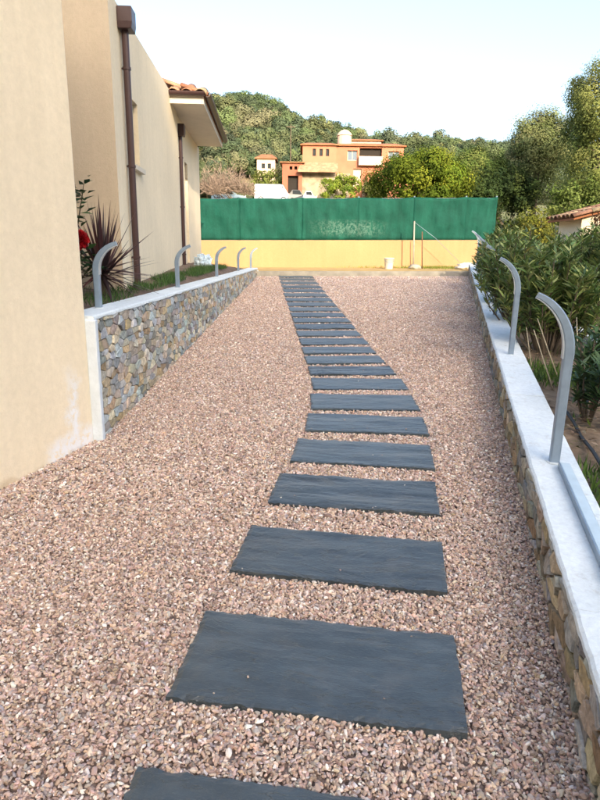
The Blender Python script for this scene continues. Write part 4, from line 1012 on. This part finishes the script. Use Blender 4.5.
def tree(name, base, c, r3, nclump, per, crad, Lf, Wf, cols, label, trunk_r=.14, group=None, droop=0, hollow=.62):
    root = thing(name, label, 'tree', base, group)
    cc, P, out = crown_pts(c, r3, nclump, per, crad, hollow)
    b = MB(); base = Vector(base); cv = Vector(c); fork = base.lerp(cv, .55)
    b.tube([base - Vector((0, 0, .2)), base.lerp(fork, .5) + Vector((.08, .05, 0)), fork, cv + Vector((0, 0, r3[2] * .5))], [trunk_r * 1.25, trunk_r, trunk_r * .8, trunk_r * .25], 9)
    b.build('trunk', M['bark'], root, smooth=True)
    for i in range(min(11, nclump)):
        e = Vector(cc[int(i * nclump / 11) % nclump]); s_ = fork.lerp(cv, rnd.uniform(-.1, .8)); b = MB(); m_ = s_.lerp(e, .5) + Vector((0, 0, .12 * r3[2]))
        b.tube([s_, m_, e], [trunk_r * .45, trunk_r * .28, trunk_r * .08], 6); b.build('limb', M['bark'], root)
    n = len(P); nn = unit(out + rand_dirs(n) * .32 + np.array([0, 0, .2])); ax = unit(rand_dirs(n) + np.array([0, 0, -droop])); ax = unit(ax - nn * np.sum(ax * nn, 1, keepdims=True))
    cl = np.repeat(pick(cols, nclump, .16), per, 0) * rng.uniform(.86, 1.14, (n, 1))
    v, f, cs = leaf_geo(P, ax, nn, Lf * rng.uniform(.6, 1.3, n), Wf * rng.uniform(.6, 1.3, n), cl, .1)
    link('crown', np_mesh('crown', v, f, M['tree_leaf'], cs), root); return root
CIT = [(.105, .150, .016), (.145, .190, .02), (.075, .115, .014), (.19, .22, .026)]
OAK = [(.10, .145, .035), (.13, .175, .042), (.08, .12, .03), (.16, .195, .055)]
tree('broadleaf_tree', (5.65, 30, hz(5.7, 30)), (5.65, 30, 4.5), (2.15, 2.0, 1.62), 210, 150, .42, .13, .075, CIT, 'round bushy yellow-green tree right behind the green fence', .13)
g_t = 'trees on the right beyond the fence'
tree('broadleaf_tree', (10.2, 40, hz(10, 40)), (10.6, 40, 5.7), (1.9, 1.9, 1.8), 190, 150, .5, .14, .085, OAK, 'mid-sized dark green tree right of the round bushy tree', .16, g_t)
tree('broadleaf_tree', (12.3, 44, hz(12, 44)), (12.7, 44, 6.0), (2.0, 1.9, 1.9), 180, 150, .5, .14, .085, OAK, 'olive green tree between the round bushy tree and the tall trees', .16, g_t)
tree('broadleaf_tree', (14.6, 40, hz(14, 40)), (14.7, 40, 7.6), (1.7, 1.6, 2.6), 190, 150, .55, .13, .075, [(.17, .20, .085), (.21, .235, .10), (.14, .17, .065), (.25, .255, .13)], 'tall airy rounded tree with sky showing through its crown', .18, g_t, .3, .55)
tree('broadleaf_tree', (15.6, 32, hz(15, 32)), (15.4, 32, 7.1), (2.7, 2.3, 3.3), 360, 170, .55, .12, .07, [(.175, .205, .06), (.21, .235, .072), (.145, .175, .05), (.25, .26, .085)], 'tallest leafy tree at the right edge of the picture', .2, g_t, .4)
def bush(base, r3, nclump, per, crad, Lf, Wf, cols, label, name='bush', group=None):
    root = thing(name, label, 'bush', base, group); cc, P, out = crown_pts((base[0], base[1], base[2] + r3[2] * .75), r3, nclump, per, crad, .5)
    b = MB()
    for i in range(7): e = cc[i]; b.tube([base, tuple((np.array(base) + e) / 2 + np.array([0, 0, .1])), tuple(e)], [.03, .02, .008], 5)
    b.build('stems', M['bark'], root); n = len(P); nn = unit(out + rand_dirs(n) * .8); ax = rand_dirs(n); ax = unit(ax - nn * np.sum(ax * nn, 1, keepdims=True))
    cl = np.repeat(pick(cols, nclump, .16), per, 0) * rng.uniform(.86, 1.14, (n, 1))
    v, f, cs = leaf_geo(P, ax, nn, Lf * rng.uniform(.6, 1.3, n), Wf * rng.uniform(.6, 1.3, n), cl, .1)
    link('foliage', np_mesh('foliage', v, f, M['tree_leaf'], cs), root)
DK = [(.04, .065, .02), (.055, .08, .022), (.03, .05, .018)]
bush((9.3, 34, hz(9, 34)), (1.6, 1.3, 1.6), 90, 70, .4, .16, .1, DK, 'dark bush under the trees, just right of the round bushy tree', group='bushes under the right-hand trees')
bush((11.4, 35, hz(11, 35)), (1.7, 1.4, 1.9), 100, 70, .4, .16, .1, DK, 'dark bush under the trees, in the middle of the thicket', group='bushes under the right-hand trees')
bush((13.2, 30, hz(13, 30)), (1.7, 1.4, 1.5), 100, 70, .4, .14, .09, OAK, 'green bush at the foot of the tallest tree', group='bushes under the right-hand trees')
bush((8.05, 22, hz(8, 22)), (.85, .8, .75), 60, 70, .25, .10, .06, [(.16, .17, .03), (.20, .19, .035), (.12, .14, .03)], 'sunlit yellow-green bush beyond the right end of the green fence')
bush((9.9, 21, hz(10, 21)), (1.0, .8, .7), 60, 70, .28, .10, .06, [(.12, .16, .03), (.10, .14, .03)], 'bright green bush behind the outbuilding')
bush((5.55, 11.9, bz(11.9)), (.30, .25, .75), 26, 50, .14, .07, .04, [(.12, .06, .03), (.08, .10, .03), (.16, .06, .05)], 'reddish climber at the corner of the outbuilding')
bush((6.35, 11.0, bz(11)), (.45, .4, 1.0), 50, 60, .2, .08, .04, DK, 'dark green shrub at the right edge before the outbuilding')
bush((4.6, 76, hz(4.6, 76)), (2.3, 1.2, 1.5), 70, 60, .4, .25, .16, [(.16, .22, .03), (.20, .26, .04), (.12, .18, .03)], 'bright lime green shrub in front of the apricot house')
bush((-4.6, 82, hz(-4.6, 82)), (2.0, 1.2, 2.2), 70, 60, .4, .25, .16, [(.16, .19, .05), (.12, .15, .04)], 'pale green shrub behind the white van')
bush((8.5, 77, hz(8, 77)), (1.6, 1.2, 1.6), 60, 60, .4, .25, .16, [(.14, .15, .05), (.10, .12, .04)], 'olive shrub below the balcony of the apricot house')
# leafless pinkish thicket
br = thing('bare_thicket', 'leafless pinkish-grey thicket left of the white van', 'bush', (-9, 70, hz(-9, 70)))
PP, DD = [], []
for (cx, cy, cz, rx, rz, m_) in ((-10.4, 70, 7.6, 1.5, 2.0, 1300), (-8.9, 70.6, 7.8, 1.7, 2.3, 1700), (-7.3, 70, 7.5, 1.4, 1.9, 1200), (-6.1, 69.5, 7.3, 1.1, 1.3, 800), (-9.6, 69, 7.2, 1.2, 1.4, 800)):
    d1 = rand_dirs(m_); d1[:, 2] = np.abs(d1[:, 2]) + .1; DD.append(d1)
    PP.append(np.array([cx, cy, cz]) + d1 * (rng.random((m_, 1)) ** .7) * np.array([rx, rx, rz]) * (1 + .25 * np.sin(d1[:, :1] * 7 + cx) + rng.normal(0, .08, (m_, 1))))
P = np.concatenate(PP); dd = np.concatenate(DD); n = len(P)
v, f, c = leaf_geo(P, unit(dd + rand_dirs(n) * .7), rand_dirs(n), rng.uniform(.25, .7, n), np.full(n, .045), np.ones((n, 3)), 0)
link('twigs', np_mesh('twigs', v, f, M['twig']), br)
b = MB()
for i in range(14): e = P[i]; b.tube([(-8.8 + rnd.uniform(-2, 2), 70, 6.2), tuple(e)], [.05, .01], 5)
b.build('stems', M['bark'], br)

# ------------------------------------------------------------------ wooded hill
def far_crown(seed):
    r_ = np.random.default_rng(seed); nc = 24; d_ = unit(r_.normal(size=(nc, 3))); d_[:, 2] = np.abs(d_[:, 2]) * np.where(r_.random(nc) < .8, 1, -.4)
    cc = d_ * (.50 + .38 * r_.random((nc, 1))) * np.array([1, 1, .85]) * (1 + .18 * np.sin(d_[:, :1] * 5 + seed)); per = 120
    k_ = unit(r_.normal(size=(nc * per, 3))).reshape(nc, per, 3) * r_.uniform(.20, .34, (nc, 1, 1)) * r_.uniform(.75, 1.05, (nc, per, 1)); P = (cc[:, None] + k_).reshape(-1, 3); n = len(P)
    nn = unit(unit(k_.reshape(-1, 3)) + np.repeat(d_, per, 0) * .6 + r_.normal(size=(n, 3)) * .16); ax = unit(np.cross(nn, r_.normal(size=(n, 3))))
    v, f, _ = leaf_geo(P, ax, nn, r_.uniform(.06, .135, n), r_.uniform(.05, .10, n), np.ones((n, 3)), .1)
    return np_mesh('far_crown', v, f, M['leaf_far'])
n = 1500; yy = 84 + (150 - 84) * rng.random(n) ** .85; xx = rng.uniform(-.66, .60, n) * yy
ok = ~((xx > -9) & (xx < 15) & (yy < 92)); ok &= ~((xx > -8.5) & (xx < -3) & (yy < 97)); xx, yy = xx[ok], yy[ok]; n = len(xx)
rr_ = rng.uniform(1.5, 3.0, n) * np.where(rng.random(n) < .15, 1.25, 1)
zz = np.array([hz(a, b_) for a, b_ in zip(xx, yy)]) + rr_ * .55
pal_h = [(.088, .118, .058), (.112, .140, .066), (.068, .098, .053), (.130, .146, .073), (.098, .134, .056), (.076, .104, .066), (.140, .146, .086), (.058, .085, .048)]
wood = instancer('hill_wood', np.stack([xx, yy, zz], 1), np.stack([rng.normal(0, .1, n), rng.normal(0, .1, n), rng.uniform(0, 6.28, n)], 1),
                 np.stack([rr_, rr_, rr_ * rng.uniform(.8, 1.15, n)], 1), rng.integers(0, 6, n), pick(pal_h, n, .16), [far_crown(i) for i in range(6)])
wood['label'] = 'evergreen wood covering the hill'; wood['category'] = 'wood'

# ------------------------------------------------------------------ apricot house and neighbours on the slope
ah = thing('apricot_house', 'large apricot house with loggia and round tower on the slope', 'house', (6, 80, 7.8))
def far_face(par, X0, X1, Y, z0, z1, holes, mat, depth, D, name='wall'):
    m_ = MB(); Pt_ = wall_face(m_, (X0, Y), (X1, Y), z0, z1, [(a - X0, b - X0, c, e) for a, b, c, e in holes], depth)
    m_.add([(X0, Y, z0), (X0, Y + D, z0), (X0, Y + D, z1), (X0, Y, z1)], [(3, 2, 1, 0)]); m_.add([(X1, Y, z0), (X1, Y + D, z0), (X1, Y + D, z1), (X1, Y, z1)], [(0, 1, 2, 3)])
    m_.add([(X0, Y + D, z0), (X1, Y + D, z0), (X1, Y + D, z1), (X0, Y + D, z1)], [(0, 1, 2, 3)]); m_.add([(X0, Y + .002, z1 - .004), (X1, Y + .002, z1 - .004), (X1, Y + D, z1 - .004), (X0, Y + D, z1 - .004)], [(0, 1, 2, 3)])
    return m_.build(name, mat, par), Pt_
def far_roof(par, X0, X1, Y0, Y1, z, rise, mat):
    m_ = MB(); c = .3; m_.add([(X0 - c, Y0 - c, z), (X1 + c, Y0 - c, z), (X1 + c, Y1 + c, z), (X0 - c, Y1 + c, z), (X0 + .6, (Y0 + Y1) / 2, z + rise), (X1 - .6, (Y0 + Y1) / 2, z + rise),
                               (X0 - c, Y0 - c, z - .12), (X1 + c, Y0 - c, z - .12), (X1 + c, Y1 + c, z - .12), (X0 - c, Y1 + c, z - .12)],
                              [(0, 1, 5, 4), (1, 2, 5), (2, 3, 4, 5), (3, 0, 4), (6, 7, 1, 0), (7, 8, 2, 1), (8, 9, 3, 2), (9, 6, 0, 3), (9, 8, 7, 6)])
    return m_.build('roof', mat, par)
hs = [(1.15, 1.55, 12.9, 13.75), (2.0, 2.4, 12.9, 13.75), (2.8, 3.2, 12.9, 13.75)]
_, Pa = far_face(ah, -.1, 4.1, 80, 11.2, 14.2, hs, M['apricot2'], .25, 7)
for h in hs: window(ah, Pa, (h[0] + .1, h[1] + .1, h[2], h[3]), .25, M['dark'], M['glass'], .05, 0)
m_ = MB(); m_.add([(-.6, 79.6, 7.2), (4.1, 79.6, 7.2), (4.1, 79.9, 11.2), (-.15, 79.9, 11.2), (-.6, 86, 7.2), (4.1, 86, 7.2), (4.1, 86, 11.2), (-.15, 86, 11.2)], [(0, 1, 2, 3), (4, 0, 3, 7), (1, 5, 6, 2), (3, 2, 6, 7)]); m_.build('stone_base', M['farstone'], ah)
far_roof(ah, -.1, 4.1, 80, 87, 14.25, .75, M['tile_far'])
m_ = MB(); m_.add([(-.7, 78.6, 11.0), (4.3, 78.6, 11.0), (4.3, 79.99, 12.15), (-.3, 79.99, 12.15), (-.7, 78.6, 10.85), (4.3, 78.6, 10.85), (4.3, 79.99, 12.0), (-.3, 79.99, 12.0)], [(0, 1, 2, 3), (7, 6, 5, 4), (4, 5, 1, 0), (5, 6, 2, 1), (6, 7, 3, 2), (7, 4, 0, 3)]); m_.build('lean_to_roof', M['lean_tile'], ah)
m_ = MB(); m_.box((8.0, 78.9, 7.2), (14.2, 80.19, 10.6)); m_.build('terrace_block', M['apricot2'], ah)
m_ = MB(); m_.box((7.9, 78.8, 10.602), (14.3, 80.19, 10.75)); m_.build('terrace_coping', M['tile_far'], ah)
hs2 = [(5.5, 6.75, 12.45, 13.65), (7.0, 9.8, 12.95, 13.95), (10.6, 12.0, 12.6, 13.6), (6.3, 7.35, 9.3, 11.5), (8.0, 8.7, 9.6, 11.0), (9.1, 9.7, 9.6, 11.0)]
_, Pb = far_face(ah, 4.1, 12.5, 80.2, 7.2, 14.2, hs2, M['apricot'], .5, 7)
for h, fm, pm in ((hs2[0], 'whitewash', 'window_blue'), (hs2[2], 'whitewash', 'window_blue'), (hs2[3], 'whitewash', 'whitewash'), (hs2[1], 'dark', 'dark'), (hs2[4], 'dark', 'glass'), (hs2[5], 'dark', 'glass')):
    window(ah, Pb, (h[0] - 4.1, h[1] - 4.1, h[2], h[3]), .3 if h is not hs2[1] else .5, M[fm], M[pm], .09, 1 if pm == 'window_blue' else 0)
m_ = MB(); m_.box((6.9, 79.55, 11.85), (9.9, 80.18, 12.9)); m_.build('balcony', M['whitewash'], ah)
m_ = MB(); m_.box((4.2, 79.9, 7.2), (5.9, 80.18, 10.9)); m_.build('buttress', M['farstone'], ah)
m_ = MB(); m_.box((7.5, 79.85, 7.2), (12.4, 80.19, 9.5)); m_.build('terrace_wall', M['farstone'], ah)
far_roof(ah, 4.1, 12.5, 80.2, 87.2, 14.25, .8, M['tile_far'])
m_ = MB(); vs = []; n_ = 16
for r_, z in ((.9, 13.5), (.9, 15.75), (1.0, 15.8), (.85, 16.1), (.5, 16.4), (.05, 16.55)):
    for k_ in range(n_): a = 2 * math.pi * k_ / n_; vs.append((5.25 + r_ * math.cos(a), 83.0 + r_ * math.sin(a), z))
m_.add(vs, [(i * n_ + k_, i * n_ + (k_ + 1) % n_, (i + 1) * n_ + (k_ + 1) % n_, (i + 1) * n_ + k_) for i in range(5) for k_ in range(n_)]); m_.build('round_tower', M['whitewash'], ah)
uh = thing('upper_house', 'small whitewashed upper house with terracotta roof behind the round tower', 'house', (8.3, 88, 13))
hs3 = [(7.3, 8.2, 15.1, 15.7), (8.8, 9.6, 15.1, 15.7)]
_, Pc = far_face(uh, 6.4, 10.6, 88, 11, 16.1, hs3, M['whitewash'], .25, 5)
for h in hs3: window(uh, Pc, (h[0] - 6.4, h[1] - 6.4, h[2], h[3]), .25, M['apricot2'], M['glass'], .08, 0)
far_roof(uh, 6.4, 10.6, 88, 93, 16.15, .55, M['tile_far'])
rh = thing('red_outhouse', 'small red-rendered building with dark carport left of the apricot house', 'house', (-1.3, 80, 8))
_, Pd = far_face(rh, -2.6, -.12, 79.5, 7.2, 12.0, [(-1.9, -.6, 8.4, 10.5), (-1.7, -1.35, 11.2, 11.6), (-1.1, -.75, 11.2, 11.6)], M['redrender'], .6, 4)
for h in [(-1.9, -.6, 8.4, 10.5), (-1.7, -1.35, 11.2, 11.6), (-1.1, -.75, 11.2, 11.6)]: window(rh, Pd, (h[0] + 2.6, h[1] + 2.6, h[2], h[3]), .6, M['dark'], M['dark'], .05, 0)
far_roof(rh, -2.6, -.12, 79.5, 83.5, 12.1, .3, M['tile_far'])
ch = thing('cream_cottage', 'tiny cream cottage among the trees above the van', 'house', (-5.5, 95, 10))
_, Pe = far_face(ch, -6.9, -4.2, 95, 9.0, 14.6, [(-6.2, -5.7, 13.2, 13.9), (-5.3, -4.8, 13.2, 13.9)], M['whitewash'], .2, 4)
for h in [(-6.2, -5.7, 13.2, 13.9), (-5.3, -4.8, 13.2, 13.9)]: window(ch, Pe, (h[0] + 6.9, h[1] + 6.9, h[2], h[3]), .2, M['dark'], M['glass'], .05, 0)
far_roof(ch, -6.9, -4.2, 95, 99, 14.65, .8, M['tile_far'])
up_ = thing('utility_pole', 'thin grey utility pole among the hillside trees', 'pole', (-1.8, 90, hz(-1.8, 90)))
b = MB(); b.tube([(-1.8, 90, hz(-1.8, 90) - .2), (-1.8, 90, 18.4)], [.10, .05], 8); b.build('mast', M['bark'], up_)
b = MB(); b.box((-2.4, 89.95, 18.0), (-1.2, 90.05, 18.1)); b.build('crossarm', M['bark'], up_)

# ------------------------------------------------------------------ vehicles above the fence line
def vehicle(name, label, cat, X0, Y, prof, wid, paint, glass, wheels, r=.33, z0=0):
    root = thing(name, label, cat, (X0, Y, z0)); n_ = len(prof); m_ = MB()
    ins = .12
    top = max(p[1] for p in prof)
    vs = [(X0 + x, Y + (ins if z > top * .62 else 0), z0 + z) for x, z in prof] + [(X0 + x, Y + wid - (ins if z > top * .62 else 0), z0 + z) for x, z in prof]
    m_.add(vs, [tuple(range(n_)), tuple(range(2 * n_ - 1, n_ - 1, -1))] + [(i, (i + 1) % n_, n_ + (i + 1) % n_, n_ + i) for i in range(n_)])
    bevel(m_.build('body', paint, root), .05, 2)
    for g in glass:
        for yy_ in (Y - .004 + ins * .62, Y + wid - ins * .62 - .03):
            m_ = MB(); k_ = len(g); m_.add([(X0 + x, yy_, z0 + z) for x, z in g] + [(X0 + x, yy_ + .03, z0 + z) for x, z in g], [tuple(range(k_)), tuple(range(2 * k_ - 1, k_ - 1, -1))] + [(i, (i + 1) % k_, k_ + (i + 1) % k_, k_ + i) for i in range(k_)])
            m_.build('side_window', M['glass'], root)
    for wx in wheels:
        for yy_ in (Y - .02, Y + wid - .2):
            m_ = MB(); m_.tube([(X0 + wx, yy_, z0 + r), (X0 + wx, yy_ + .22, z0 + r)], r, 18); wo = m_.build('wheel', M['black_rubber'], root)
            m_ = MB(); m_.tube([(X0 + wx, yy_ - .008, z0 + r), (X0 + wx, yy_ + .228, z0 + r)], r * .6, 14); m_.build('rim', M['steel_light'], wo)
    m_ = MB(); m_.box((X0 + prof[1][0] - .03, Y + .25, z0 + .75), (X0 + prof[1][0] + .02, Y + .5, z0 + .9)); m_.build('headlight', M['white_plastic'], root)
    return root
white_paint = plain('white_car_paint', (.55, .57, .60), .3, var=.03, bmp=0, spec=.5); dark_paint = plain('dark_car_paint', (.05, .055, .06), .3, var=.05, bmp=0, spec=.5); silver_paint = plain('pale_blue_paint', (.42, .55, .62), .35, var=.04, bmp=0)
van = [(4.4, .35), (4.4, .9), (4.1, 1.15), (3.55, 2.0), (3.3, 2.12), (.1, 2.12), (0, 2.0), (0, .35)]
vehicle('van', 'white panel van parked behind the green fence, on the left', 'van', -6.0, 78, van, 1.9, white_paint, [[(3.35, 1.2), (3.95, 1.2), (3.5, 1.85), (3.35, 1.85)]], (.8, 3.6), .34, 7.2)
car = [(3.9, .3), (3.95, .75), (2.95, .95), (2.3, 1.5), (.75, 1.52), (.1, 1.0), (0, .8), (0, .3)]
vehicle('car', 'dark hatchback parked just right of the white van', 'car', -1.75, 77, [(x * .6, z) for x, z in car], 1.7, dark_paint, [[(.5, 1.02), (1.6, .98), (1.33, 1.42), (.5, 1.42)]], (.45, 1.85), .3, 7.1)
vehicle('car', 'small white car, rightmost of the vehicles behind the fence', 'car', .05, 76.5, [(x * .42, z * .92) for x, z in car], 1.6, white_paint, [[(.36, .95), (1.1, .92), (.94, 1.3), (.36, 1.3)]], (.35, 1.3), .28, 7.05)
vehicle('car', 'pale blue car roof showing above the fence, far left', 'car', -10.6, 73, car, 1.7, silver_paint, [[(.95, 1.02), (2.6, .98), (2.2, 1.42), (.95, 1.42)]], (.75, 3.1), .3, 6.7)
